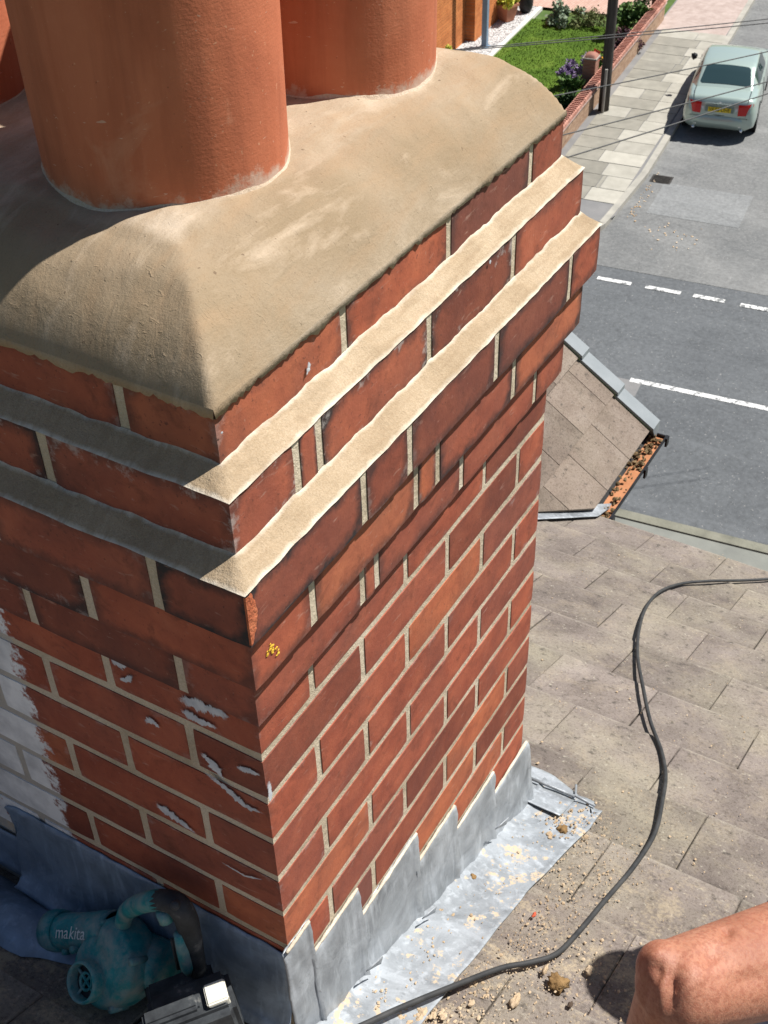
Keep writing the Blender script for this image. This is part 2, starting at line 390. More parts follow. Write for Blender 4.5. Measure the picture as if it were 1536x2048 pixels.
def course(z0, z1, on, of, rj, lj, soot, eff, rmask=None, lmask=None, corb=False):
    h = JT / 2
    def par():
        return (soot * random.uniform(.55, 1.1), eff * random.choice([0, .3, .6, 1.0]), max(0, random.choice([0, 0, 0, 0, .1, .2, .5]) * random.uniform(.4, 1)) if soot < .5 else random.uniform(0, .3))
    xs = rj + [L + of + h]; ys = lj + [Y1 + h]
    brick(-on, rj[0] - h, -on, lj[0] - h, z0, z1, *par())
    for a, b in zip(xs, xs[1:]):
        if rmask and not rmask(a, b, z1): continue
        brick(a + h, b - h, -on, -on + BD, z0, z1, *par())
    for a, b in zip(ys, ys[1:]):
        if lmask and not lmask(a, b, z1): continue
        brick(-on, -on + BD, a + h, b - h, z0, z1, *par())
    mb = MB(); rc = .0014
    mb.box((-on + rc, -on + rc, z0 + (.001 if corb else -.0045)), (L + of - rc, Y1, z1 + (.0008 if corb else .0045))); return mb
core = MB()
for nme, z0, z1, on, of, rj, lj, soot, eff in COR:
    b = course(z0, z1, on, of, rj, lj, soot, eff, corb=nme in 'BCDE'); core.add(b.V, b.F)
def leadtop(x): return -.36 - .52 * x
for k in range(12):     # shaft courses, F = 0
    z1 = .0695 - .075 * k + (.004 if k == 0 else 0); z0 = .0064 - .075 * k
    if k % 2 == 0: rj = [.102, .314, .527]; lj = [.209, .42, .633, .845]
    else: rj = [.2075, .423, .636]; lj = [.101, .313, .525, .738]
    if k == 6: rj = [.1, .3, .527]
    rm = lambda a, b, z: z > leadtop(b) - .06
    lm = lambda a, b, z: z > -.50
    if k > 6:   # near corner is behind the lead here
        h = JT / 2
        for a, b in zip([0] + rj, rj + [L + h]):
            if rm(a, b, z1): brick(a + h, b - h, 0, BD, z0, z1, .12, random.choice([0, .3]), random.choice([0, 0, .15, .5]))
    else:
        course(z0, z1, 0, 0, rj, lj, .18, .25, rm, lm)
core.box((.0014, .0014, -1.2), (L - .0014, Y1, .0720))
cobj = core.build('mortar_core', MORT, chim)
# mortar fillets on the two ledges
def fillet(name, on, of, zb, oi, ofi, zt):
    """slope from the outer brick edge (offset on) up to the inner face (offset oi); near -> far along both faces"""
    mb = MB(); nx, nv = 90, 7
    def prof(v):  # v 0 outer, 1 inner
        return zb + (zt - zb) * (v ** 1.15)
    def fr(u, v):
        o_ = on + .0012 + (oi - on - .002) * v; fo = of + .001 + (ofi - of) * v
        x = -o_ + (L + fo + o_) * u; y = -o_
        k = fbm(Vector((x * 14, y * 26, zb * 9))) * .0022 * (.3 + .7 * math.sin(math.pi * v)) + fbm(Vector((x * 90, v * 3, 4))) * .0004
        e = .0016 * noise.noise(Vector((x * 40, 0, zb * 30))) * (1 - v) ** 2
        e2 = (.0045 * noise.noise(Vector((x * 22, 5, zb * 30))) + .003 * noise.noise(Vector((x * 70, 2, zb * 30)))) * v ** 2
        return Vector((x, y + e, prof(v) + k + e2 - (.0008 if v == 0 else 0)))
    def fl(u, v):
        o_ = on + .0012 + (oi - on - .002) * v
        y = -o_ + (Y1 + o_) * u; x = -o_
        k = fbm(Vector((x * 26, y * 26 + 9, zb * 9))) * .0016 * min(1, u * 20)
        if u == 0: return fr(0, v)
        e2 = .004 * noise.noise(Vector((5, y * 35, zb * 30))) if v == 1 else 0
        return Vector((x, y, prof(v) + k + e2 - (.0008 if v == 0 else 0)))
    def ff(u, v):
        o_ = on + .0012 + (oi - on - .002) * v; fo = of + .001 + (ofi - of) * v
        x = L + fo; y = -o_ + (Y1 + o_) * u
        if u == 0: return fr(1, v)
        return Vector((x, y, prof(v)))
    mb.grid(fr, nx, nv); 
    g = MB().grid(fl, nx, nv); mb.add(g.V, [f[::-1] for f in g.F])
    mb.grid(ff, 30, nv)
    o = mb.build(name, LEDGE, chim, True)
    at = o.data.attributes.new('rim', 'FLOAT', 'POINT'); at.data.foreach_set('value', [abs((j % (nv + 1)) / nv * 2 - 1) for j in range(len(o.data.vertices))])
    bm = bmesh.new(); bm.from_mesh(o.data); bmesh.ops.remove_doubles(bm, verts=bm.verts, dist=1e-5); bmesh.ops.recalc_face_normals(bm, faces=bm.faces); bm.to_mesh(o.data); bm.free()
    return o
fillet('mortar_fillet', .0152, .0333, .3745, -.010, .0168, .3915)
fillet('mortar_fillet', .0405, .0462, .2955, .0152, .0333, .3135)
# flaunching: sloped sand and cement cap
FX0, FX1, FY0, FY1 = .0085, L + .0185, .0085, Y1
POTS = [(.248, .230), (.549, .226), (.265, .585)]
def flz(x, y):
    d = min(x - FX0, FX1 - x, y - FY0, FY1 - y + .02)
    ds = [x - FX0, FX1 - x, y - FY0]
    s = -math.log(sum(math.exp(-75 * q) for q in ds)) / 75; d = max(0.0, min(d, s + .008))
    h = .0915 * (1 - math.exp(-(d / .043) ** .98))
    tl = d - .105 - .022 * noise.noise(Vector((x * 5, y * 5, 6))); h += .0022 / (1 + math.exp(-tl * 420))
    tl = d - .055 - .02 * noise.noise(Vector((x * 6, y * 6, 16))); h += .0016 / (1 + math.exp(-tl * 420))
    h += .004 * fbm(Vector((x * 7, y * 7, 2))) * min(1, d * 18) + .0016 * fbm(Vector((x * 30, y * 22, 5))) * min(1, d * 40)
    # long trowel facets
    a = x * .5 + y * .87
    h += .0022 * math.sin(a * 46 + 2.2 * noise.noise(Vector((x * 4, y * 4, 8)))) * min(1, d * 10)
    return .4495 + h, d
mb = MB(); nx, ny = 150, 210; E = []
for i in range(nx + 1):
    for j in range(ny + 1):
        fx = i / nx; fy = j / ny
        fx = .5 - .5 * math.cos(math.pi * fx) if 0 else fx
        x = FX0 + (FX1 - FX0) * fx; y = FY0 + (FY1 - FY0) * fy
        z, d = flz(x, y); E.append(d)
        mb.V.append(Vector((x, y, z)))
mb.F = [(i * (ny + 1) + j, (i + 1) * (ny + 1) + j, (i + 1) * (ny + 1) + j + 1, i * (ny + 1) + j + 1) for i in range(nx) for j in range(ny)]
# ragged skirt lapping over the top course
def skirt(ids, dx, dy):
    prev = None
    for i in ids:
        p = mb.V[i]; s_ = p.x * 70 + p.y * 70
        dr = .007 + .0055 * noise.noise(Vector((s_, 3, 0))) + .004 * noise.noise(Vector((s_ * 2.7, 9, 0))) + .006 * max(0, noise.noise(Vector((s_ * .35, 1, 4))))
        q = p + Vector((dx * .5, dy * .5, -.0006)); r = p + Vector((dx * .9, dy * .9, -dr)); t_ = p + Vector((-dx * 1.5, -dy * 1.5, -dr - .0005))
        b = len(mb.V); mb.V += [p.copy(), r, t_]; E.extend([.14, .14, .14])
        if prev: mb.F += [(prev[1], b, b + 1, prev[1] + 1), (prev[1] + 1, b + 1, b + 2, prev[1] + 2)]
        prev = (i, b)
skirt([i * (ny + 1) for i in range(nx + 1)], 0, -.0018)
skirt([j for j in range(ny, -1, -1)], -.0018, 0)
skirt([nx * (ny + 1) + j for j in range(ny + 1)], .0018, 0)
fo = mb.build('flaunching', FLAUNCH, chim, True)
at = fo.data.attributes.new('edge', 'FLOAT', 'POINT'); at.data.foreach_set('value', E)
# ------------------------------------------------------------------ chimney pots
def pot(x, y, z, label):
    root = empty('chimney_pot', (x, y, z), label, 'chimney pot', 'terracotta chimney pots set in the mortar cap')
    H = .43
    prof = [(.1175, -.05), (.1178, .0), (.1185, .03), (.1195, .10), (.121, .20), (.122, .32), (.122, .365), (.131, .372), (.135, .385), (.135, .415), (.130, .428), (.118, .43), (.110, .425), (.108, .36), (.106, .1), (.105, -.05)]
    prof = [(a * 1.03, b) for a, b in prof]
    mb = MB().lathe(prof, 96, lambda v: Vector((x, y, z)) + v + Vector((v.x, v.y, 0)) * (.006 * noise.noise(Vector((math.atan2(v.y, v.x) * .8, v.z * 3, x * 9)))))
    mb.build('pot_body', POT, root, True)
    cl = MB()
    def cf(u, v):
        a = 2 * math.pi * u; r = .1212 + .0050 * v; nn = .5 + .5 * noise.noise(Vector((math.cos(a) * 4, math.sin(a) * 4, x * 7)))
        zz = flz(min(max(x + r * math.cos(a), FX0), FX1), y + r * math.sin(a))[0]
        return Vector((x + r * math.cos(a), y + r * math.sin(a), zz + (.001 + .009 * nn * nn) * (1 - v) ** 1.3 - .003 * v))
    cl.grid(cf, 72, 4)
    o = cl.build('mortar_collar', simple_collar, root, True)
    return root
simple_collar = mortar_mat('collar_mortar', [(.3, (.46, .36, .26)), (.6, (.56, .46, .36)), (.8, (.64, .55, .45))])
pot(*POTS[0], .524, 'wide terracotta pot half in shadow, standing at the near corner of the cap')
pot(*POTS[1], .522, 'terracotta pot with a thick mortar smear at its foot, on the street side')
pot(*POTS[2], .521, 'sunlit terracotta pot with rubble heaped against its foot')
mb = MB()
for i in range(26):
    a = R(random.uniform(-75, -15)); r = random.uniform(.115, .16); x, y = POTS[2][0] + r * math.cos(a), POTS[2][1] + r * math.sin(a)
    mb.lump((x, y, flz(x, y)[0] + .002 + max(0, .02 - (r - .115) * .6) * random.random()), random.uniform(.004, .011), .8, 1)
tag(mb.build('mortar_rubble', LEDGE), 'small heap of broken mortar lumps against the sunlit pot', 'rubble', kind='stuff')

# paint smears and lichen on the bricks
SMEAR = NT('white_paint'); e_ = SMEAR.n('ShaderNodeAttribute', attribute_name='core').outputs['Fac']
q_ = SMEAR.math('ADD', e_, SMEAR.math('MULTIPLY', SMEAR.math('SUBTRACT', SMEAR.noise(180, 5, .7), .5), 1.0))
SMEAR.put(SMEAR.b.inputs['Alpha'], SMEAR.ramp(q_, [(.15, 0.), (.7, .95)]))
SMEAR = SMEAR.out(SMEAR.ramp(SMEAR.noise(60, 4), [(.3, (.40, .43, .47)), (.7, (.62, .64, .66))]), .6, SMEAR.bump(SMEAR.noise(150, 4), .4, .001), .3)
def smear(pts, w, name='paint_smear', m=SMEAR, plane='x', off=-.0022):
    """streak along pixel points on the up-slope face (x = 0) or the lit face (y = 0)"""
    mb = MB(); P = []
    for (u, v) in pts: P.append(hit(u, v, (1, 0, 0) if plane == 'x' else (0, 1, 0), off))
    Q = []
    for i in range(len(P) - 1):
        for k in range(16): Q.append(P[i].lerp(P[i + 1], k / 16))
    Q.append(P[-1]); n = len(Q)
    nor = Vector((-1, 0, 0)) if plane == 'x' else Vector((0, -1, 0)); V = []; F = []
    for i, p in enumerate(Q):
        t = (Q[min(i + 1, n - 1)] - Q[max(i - 1, 0)]).normalized(); s_ = t.cross(nor)
        f = i / (n - 1); ww = 1.35 * w * (math.sin(math.pi * min(1, f * 1.0 + .06)) ** .5 + .05) * (1 + .5 * noise.noise(p * 160)) * (1 + .6 * noise.noise(p * 600))
        a = 1 + .6 * noise.noise(p * 210 + Vector((3, 3, 3))); b = 1 + .6 * noise.noise(p * 210)
        V += [p + s_ * ww * a, p + s_ * ww * .35 + nor * .0005, p - s_ * ww * .35 + nor * .0004, p - s_ * ww * b]
        if i: q = 4 * i; F += [(q - 4, q, q + 1, q - 3), (q - 3, q + 1, q + 2, q - 2), (q - 2, q + 2, q + 3, q - 1)]
    o = mesh(name, V, F, m, chim, True); at = o.data.attributes.new('core', 'FLOAT', 'POINT'); at.data.foreach_set('value', [(0., 1., 1., 0.)[j % 4] * min(1, 4 * (j // 4) / n, 4 * (n - 1 - j // 4) / n) for j in range(len(V))]); return o
for pts, wd in [([(222, 1324), (240, 1326), (256, 1336)], .006), ([(238, 1358), (252, 1360), (268, 1350)], .0045),
                ([(352, 1395), (390, 1408), (430, 1422), (468, 1438)], .0075), ([(358, 1418), (395, 1440), (440, 1458)], .0055),
                ([(288, 1443), (305, 1442), (322, 1458)], .004), ([(398, 1502), (425, 1528), (450, 1562)], .006),
                ([(405, 1540), (450, 1575), (490, 1612), (535, 1630)], .005), ([(308, 1606), (345, 1632), (400, 1672)], .0065),
                ([(470, 1533), (500, 1542), (525, 1552)], .004), ([(440, 1722), (490, 1752), (530, 1760)], .0016)]:
    smear(pts, wd)
LICH = simple('yellow_lichen', [(.3, (.62, .36, .03)), (.7, (.80, .52, .06))], 90, .9, .4)
mb = MB()
for i in range(16):
    c0 = hit(548 + random.gauss(0, 4.5), 1299 + random.gauss(0, 6), (0, 1, 0), -.0302); n = 9; r0 = random.uniform(.0012, .0028)
    ring = [c0 + Vector((math.cos(2 * math.pi * k / n), 0, math.sin(2 * math.pi * k / n))) * r0 * random.uniform(.5, 1.2) for k in range(n)]
    mb.add([c0 + Vector((0, -.0006, 0))] + ring, [(0, 1 + (k + 1) % n, 1 + k) for k in range(n)])
mb.build('lichen_patch', LICH, chim)
SPALL = simple('raw_brick_spall', [(.3, (.36, .09, .04)), (.7, (.52, .17, .08))], 60, .95, .9, 160, .004)
mb = MB(); V = []; nz_ = 14
for k in range(nz_ + 1):
    z = .232 + (.292 - .232) * k / nz_; wd_ = .010 * math.sin(math.pi * (k + .6) / (nz_ + 1.2)) * (1 + .5 * noise.noise(Vector((k * .8, 1, 0)))) + .0012 + .006 * k / nz_
    V += [Vector((-.0413, -.0405 + .001, z)), Vector((-.0405, -.0413 - .0004 * noise.noise(Vector((k, 3, 0))), z)), Vector((-.0405 + wd_ * .5, -.0418, z)), Vector((-.0405 + wd_, -.0411, z))]
mb.add(V, [(4 * k + j, 4 * k + j + 1, 4 * k + j + 5, 4 * k + j + 4) for k in range(nz_) for j in range(3)]); mb.build('brick_spall', SPALL, chim)
for pts, wd in [([(612, 752), (618, 735), (616, 722)], .0022), ([(443, 868), (444, 862)], .0016), ([(978, 528), (982, 520)], .002)]:
    smear(pts, wd, plane='y', off=-.0001 + (.0078 if pts[0][1] > 700 else -.0172))
# white drip of paint on the arris
smear([(536, 1560), (540, 1585), (541, 1606)], .003, plane='y', off=-.0022)

# ------------------------------------------------------------------ lead flashing
simple_point = mortar_mat('pointing_mortar', [(.3, (.50, .44, .35)), (.6, (.66, .61, .52)), (.8, (.74, .70, .63))])
steps = [(-.012, .046, -.372), (.040, .160, -.449), (.152, .326, -.5235), (.318, .451, -.6005), (.444, .597, -.675), (.590, .738, -.7425)]
for i, (xa, xb, zt) in enumerate(steps):
    mb = MB(); base = -.0035 - .0016 * (i % 2) - .0006 * i
    if i == len(steps) - 1: xe = .762
    else: xe = xb
    def f(u, v, xa=xa, xb=xb, zt=zt, i=i, base=base):
        zb0 = roofz(xa + (xe - xa) * u) + .004
        xt = xa + (xb - xa) * u; x = xt + (xe - xb) * u * v * 1.0
        z = zt + .0035 * noise.noise(Vector((xt * 60, i, 0))) * (1 - v) + (zb0 - zt) * v
        bulge = .006 * v * v + .0035 * noise.noise(Vector((x * 24, z * 18, i * 3.1))) * (.25 + v) + .0018 * noise.noise(Vector((x * 70, z * 20, 2)))
        lip = .004 * max(0, 1 - v * 14)
        if u > .97: bulge += .002 + .003 * v
        edge = .0022 * noise.noise(Vector((0, z * 50, i))) if u in (0., 1.) else 0
        return Vector((x + edge, base - bulge + lip, z))
    mb.grid(f, 14, 22)
    o = mb.build('step_flashing', LEAD, chim, True); solid(o, .0022, 1)
# bead of mortar pointing along the top of each step
for i, (xa, xb, zt) in enumerate(steps):
    P = [Vector((xa + .004 + (xb - xa - .006) * k / 12, -.0035, zt + .0015 + .0022 * noise.noise(Vector((k * .9, i * 4.1, 0))))) for k in range(13)]
    MB().tube(P, [.0026 + .0016 * noise.noise(Vector((k * 1.3, i * 7.7, 3))) for k in range(13)], 7).build('mortar_pointing', simple_point, chim, True)
# side gutter sheet lying on the tiles
def outer(x):
    return -.122 - .016 * max(0, min(1, (x - .5) / .25)) + .003 * noise.noise(Vector((x * 14, 0, 0)))
mb = MB()
def f(u, v):
    x = -.06 + (.845 + .06) * u
    yo = outer(x); y = -.004 + (yo + .004) * v
    lift = .011 + .010 * math.exp(-v * 9) + .0035 * noise.noise(Vector((x * 13, y * 26, 1))) + .0015 * noise.noise(Vector((x * 50, y * 60, 1)))
    lift += .004 * max(0, v - .92) / .08
    if v > .85 and u > .97: x -= .02
    return Vector((x, y, roofz(x) + lift))
mb.grid(f, 80, 16)
o = mb.build('lead_gutter_sheet', LEADS, chim, True); solid(o, .0022, 1)
mb = MB()   # dressed apron below the chimney with its folded corner
def f(u, v):
    x = .742 + (.868 - .742) * u; y = .30 + (-.080 - .30) * v
    if v > .82: x -= (v - .82) / .18 * .03 * u
    lift = .0155 + .006 * math.exp(-u * 8) + .0025 * noise.noise(Vector((x * 20, y * 20, 4))) + (.004 if u > .9 else 0)
    return Vector((x, y, roofz(x) + lift))
mb.grid(f, 14, 30)
o = mb.build('lead_apron', LEAD, chim, True); solid(o, .0022, 1)
mb = MB()   # folded welt
P = [onroof(1060, 1556, .024), onroof(1100, 1572, .024), onroof(1150, 1593, .022)]
mb.tube(P, .0035, 6); P = [onroof(1152, 1570, .024), onroof(1151, 1592, .024), onroof(1190, 1612, .018)]; mb.tube(P, .0028, 6)
mb.build('lead_welt', LEAD, chim, True)
# lifted clips along the fold
for (u, v) in [(735, 1925), (846, 1822), (992, 1645)]:
    p = hit(u, v, (0, 1, 0), -.018); mb = MB()
    mb.grid(lambda a, b: p + Vector((-.012 + .028 * a, -.004 - .008 * a - .004 * b, -.002 - .0125 * a + .022 * b * (.4 + .6 * a))), 3, 3)
    o = mb.build('lead_clip', LEAD, chim, True); solid(o, .0018, 1)
# up-slope side: flashing, back gutter roll
mb = MB()
def f(u, v):
    y = -.002 + (.487 + .002) * u
    zt = -.388 + .0022 * noise.noise(Vector((y * 40, 2, 0))) + (-.008 * max(0, u - .96) / .04)
    prof = [(-.002, zt), (-.005, zt - .006), (-.0065, -.44), (-.010, -.50), (-.018, -.537), (-.034, -.556)]
    k = v * (len(prof) - 1); i = min(int(k), len(prof) - 2); t = k - i
    x = prof[i][0] + (prof[i + 1][0] - prof[i][0]) * t; z = prof[i][1] + (prof[i + 1][1] - prof[i][1]) * t
    x -= .004 * v * (1 + noise.noise(Vector((y * 14, v * 3, 7)))) + .0022 * noise.noise(Vector((y * 30, v * 5, 3)))
    if v > .8: z += .007 * noise.noise(Vector((y * 9, 0, 5)))
    ye = y + (.012 * noise.noise(Vector((1, v * 4, 2))) - .02 * v * (1 - v) if u > .99 else 0)
    return Vector((x, ye, z))
mb.grid(f, 60, 20)
o = mb.build('back_flashing', LEAD_SHADE, chim, True); solid(o, .0022, 1)
bm = bmesh.new(); bm.from_mesh(o.data); bmesh.ops.reverse_faces(bm, faces=bm.faces); bm.to_mesh(o.data); bm.free()
mb = MB()
def f(u, v):
    y = .455 + .6 * u; z = -.47 - .085 * v; x = -.003 - .006 * v - .018 * max(0, v - .7)
    return Vector((x + .002 * noise.noise(Vector((y * 20, v * 4, 3))), y, z))
mb.grid(f, 30, 8); o = mb.build('back_flashing', LEAD_SHADE, chim, True); solid(o, .0022, 1)
mb = MB()
def f(u, v):
    y = .22 + .83 * u; a = math.pi * v
    wd = .105 * min(1, .12 + (y - .22) * 5); x = -.012 - wd * v; z = roofz(x) + .004 + .042 * math.sin(a) ** .8 * (.75 + .35 * noise.noise(Vector((y * 8, 0, 2)))) * min(1, (y - .2) * 6)
    return Vector((x + .004 * noise.noise(Vector((y * 20, v * 3, 3))), y, z + .003 * noise.noise(Vector((y * 26, v * 5, 1)))))
mb.grid(f, 80, 14); o = mb.build('back_gutter_roll', LEAD_SHADE, chim, True)

# ------------------------------------------------------------------ the house under the chimney: roof, gable, wall
house = empty('house', (1.0, .5, ZG), 'house under the chimney with brown concrete tiled roof and small front gable', 'house')
RIDGE = -1.35; EAVE = 2.555; RY0, RY1 = -1.75, 2.6
HW = simple('house_brick', [(.3, (.24, .07, .04)), (.7, (.36, .12, .07))], 12, .9, .3)
mb = MB()
dz = -.035
mb.add([(RIDGE, RY0, roofz(RIDGE) + dz), (EAVE - .05, RY0, roofz(EAVE - .05) + dz), (EAVE - .05, RY1, roofz(EAVE - .05) + dz), (RIDGE, RY1, roofz(RIDGE) + dz),
        (-4.6, RY0, roofz(RIDGE) - 1.45), (-4.6, RY1, roofz(RIDGE) - 1.45)], [(0, 1, 2, 3), (4, 0, 3, 5)])
roof = mb.build('roof', simple('roof_felt', [(.3, (.03, .028, .027)), (.7, (.06, .055, .05))], 10, .95, .2), house)
GA, TW = .2253, .2525
TLEN = .30; TH = .013
def tile_mesh(name, w, l, th, m):
    mb = MB(); c = .0025
    # top face with chamfered borders, and sides
    xs = [0, l]; V = []
    bm = bmesh.new(); bmesh.ops.create_cube(bm, size=1)
    for v in bm.verts: v.co = Vector(((v.co.x - .5) * l, v.co.y * w, (v.co.z - .5) * th))
    bmesh.ops.bevel(bm, geom=[e for e in bm.edges], offset=c, segments=1, affect='EDGES')
    me = bpy.data.meshes.new(name); bm.to_mesh(me); bm.free(); me.materials.append(m); return me
tm = tile_mesh('tile', TW - .0022, TLEN, TH, TILE)       # origin at the lower edge, top surface
slope = math.atan(ROOF_M)
hl = house.location + roof.location
k = 0; edges = []
e = EAVE
while e > RIDGE + .05: edges.append(e); e -= GA
nt_ = 0
for r_, e in enumerate(edges):
    yo = -.31 + (TW / 2 if r_ % 2 else 0) if True else 0
    # joints seen at y=-.31 in the course whose lower edge is x=.97 (index 7 from the eaves)
    yo = (-.31 if r_ % 2 == 1 else -.31 + TW / 2)
    j0 = math.floor((RY0 - yo) / TW) + 1
    y = yo + j0 * TW + TW / 2
    while y < RY1 - .1:
        xm = e - .15
        behind = (.03 < xm < L - .1 and .16 < y < Y1 - .1)
        far_left = (y > 1.2)
        gab = (e > 1.9 and y > .95)
        if not (behind or far_left or gab) and y > -1.5:
            o = bpy.data.objects.new('tile', tm); o.parent = roof; col.objects.link(o)
            p = Vector((e, y, roofz(e) + .0045)); o.location = p - hl
            o.rotation_euler = (random.uniform(-.006, .006), slope - R(1.2) + random.uniform(-.006, .006), random.uniform(-.006, .006)); nt_ += 1
            o.location.z += random.uniform(-.0012, .0012)
        y += TW
mb = MB()   # ridge tiles behind the camera
for j in range(9):
    y0 = RY0 + j * .45
    mb.grid(lambda u, v: Vector((RIDGE + .13 * math.sin((v - .5) * 2.4), y0 + .44 * u, roofz(RIDGE) - .06 + .12 * math.cos((v - .5) * 2.4))), 1, 10)
mb.build('ridge_tiles', TILE, house, True)
mb = MB(); mb.box((-4.4, RY0 + .1, ZG), (EAVE - .25, 8, roofz(EAVE) - .12)); mb.build('wall', HW, house)
# gable projecting to the street
GM = .75; GY = .548; GZ = -1.735; GX = 3.09; GR = GY + 1.35
def gz(y): return GZ + GM * (y - GY)
def gval(y): return (-(gz(y)) + ROOF_D) / ROOF_M      # x of the valley at height gz(y)
mb = MB()
mb.add([(gval(GY) + .05, GY, gz(GY) - .03), (GX - .02, GY, gz(GY) - .03), (GX - .02, GR, gz(GR) - .03), (gval(GR) + .05, GR, gz(GR) - .03),
        (GX - .02, GR + 1.35, gz(GY) - .03), (gval(GY) + .05, GR + 1.35, gz(GY) - .03)], [(0, 1, 2, 3), (3, 2, 4, 5)])
groof = mb.build('gable_roof', simple('roof_felt_dark', [(.3, (.02, .02, .02)), (.7, (.04, .04, .04))], 10, .95, .2), house)
GG = .192; GW = .207; ga = math.atan(GM)
for r_ in range(7):
    yl = GY + .008 + r_ * GG * math.cos(ga)
    yl2 = yl + (GG + .05) * math.cos(ga); cutl = gval(yl) + .03; cutu = gval(yl2) + .03
    nrm = Vector((0, -math.sin(ga), math.cos(ga)))
    def tp(xx, yy): return Vector((xx, yy, gz(yy))) + nrm * (.010 + .015 * (1 - (yy - yl) / (yl2 - yl)))
    cuts = [GX - .02]
    if r_ % 2 == 1: cuts.append(GX - .02 - GW * .42)
    while cuts[-1] > cutu: cuts.append(cuts[-1] - GW)
    for a, b in zip(cuts, cuts[1:]):
        a -= .0015; b += .0015
        if a <= cutu + .01: continue
        ya = yl if a >= cutl else yl + (cutl - a) / (cutl - cutu) * (yl2 - yl)
        T = [(a, ya), (a, yl2), (max(b, cutu), yl2)]
        if b < cutl:
            if b > cutu: T.append((b, yl + (cutl - b) / (cutl - cutu) * (yl2 - yl)))
            if a > cutl: T.append((cutl, yl))
        else: T.append((b, yl))
        T = [tp(*q) for q in T]; n = len(T); V = T + [v - nrm * .012 for v in T]
        mesh('tile', V, [tuple(range(n)), tuple(range(2 * n - 1, n - 1, -1))] + [(i, i + n, (i + 1) % n + n, (i + 1) % n) for i in range(n)], TILEG, groof)
VERGE = simple('pale_verge_plastic', [(.3, (.17, .19, .20)), (.7, (.22, .24, .25))], 10, .45, .05)
for k in range(8):   # interlocking dry verge caps stepping up the slope
    ya = GY - .02 + k * GG * math.cos(ga); yb = ya + (GG + .012) * math.cos(ga)
    mb = MB(); za, zb = gz(ya) + .050, gz(yb) + .030
    for (xa, xb, top) in [(GX - .022, GX + .045, 0)]:
        V = [(xa, ya, za), (xb, ya, za), (xb, yb, zb), (xa, yb, zb)]
        V += [(x_, y_, z_ - (.010 if i in (0, 3) else .11)) for i, (x_, y_, z_) in enumerate(V)]
        mb.add(V, [(0, 1, 2, 3), (0, 4, 5, 1), (1, 5, 6, 2), (3, 2, 6, 7), (0, 3, 7, 4), (4, 7, 6, 5)])
    mb.build('verge_cap', VERGE, house)
# gutter
GUT = simple('gutter_plastic', [(.3, (.008, .008, .009)), (.7, (.02, .02, .022))], 15, .4, .05)
mb = MB()
gx0, gx1 = gval(GY) - .03, GX + .035; gyc, gzc, gr = GY - .022, GZ - .018, .036
def f(u, v):
    a = math.pi * (1.0 + v); return Vector((gx0 + (gx1 - gx0) * u, gyc + gr * math.cos(a), gzc + gr * math.sin(a)))
mb.grid(f, 20, 10); gut = mb.build('gutter', GUT, house, True); solid(gut, .003, 0)
mb = MB(); mb.box((gx0, gyc - gr - .004, gzc - .005), (gx1, gyc - gr + .003, gzc + .004)); mb.build('gutter_lip', GUT, house)
mb = MB(); mb.lathe([(0, 0), (gr + .002, 0), (gr + .002, .006), (0, .006)], 20, lambda v: Vector((gx1 - .004 + v.z, gyc + v.x, gzc + min(0, v.y)))); mb.build('gutter_end', GUT, house)
for t_ in (.12, .62, .97):
    xx = gx0 + (gx1 - gx0) * t_
    mb = MB(); mb.box((xx - .012, gyc - gr - .012, gzc - .03), (xx + .012, gyc - gr - .004, gzc + .008)); mb.build('gutter_bracket', GUT, house)
RUST = simple('gutter_silt', [(.3, (.30, .125, .055)), (.7, (.44, .20, .10))], 20, .9, .5, 60, .004)
mb = MB(); mb.grid(lambda u, v: Vector((gx0 + .02 + (gx1 - gx0 - .03) * u, gyc - gr * .82 + gr * 1.64 * v, gzc - .012 + .004 * noise.noise(Vector((u * 30, v * 4, 0))))), 40, 4)
mb.build('gutter_silt', RUST, house, True)
MOSS = simple('gutter_moss', [(.3, (.05, .032, .016)), (.5, (.13, .085, .04)), (.7, (.22, .16, .09))], 40, .95, .6, 100, .004)
mb = MB()
for i in range(170):
    u = random.choice([random.uniform(-.02, .13), random.uniform(.62, .95), random.uniform(0, 1)]); u = u if random.random() < .9 else random.random()
    mb.lump((gx0 + (gx1 - gx0) * u, gyc + random.uniform(-.026, .03), gzc + random.uniform(-.012, .006)), random.uniform(.004, .012), .7)
tag(mb.build('gutter_moss', MOSS, house), kind='stuff')
# valley lead
mb = MB()
def f(u, v):
    y = GY - .03 + 1.2 * u; vx = gval(y); x = vx + (.5 - v) * .16 + .012
    zz = max(roofz(x) + .014, gz(y) - .012 - max(0, (vx - x)) * .2) if v < .5 else roofz(x) + .014
    return Vector((x - .05 * 0, y, zz + .004 * noise.noise(Vector((x * 20, y * 20, 0)))))
mb.grid(f, 24, 8); o = mb.build('valley_lead', LEAD, house, True); solid(o, .002, 1)
mb = MB(); mb.box((gval(GY) + .1, GY + .16, ZG), (GX - .12, GR + 1.2, gz(GY) - .05)); mb.build('wall', HW, house)
mb = MB(); mb.add([(GX - .12, GY + .16, gz(GY) - .05), (GX - .12, GR, gz(GR) - .1), (GX - .12, GR + 1.2, gz(GY) - .05)], [(0, 1, 2)]); mb.build('gable_wall', HW, house)
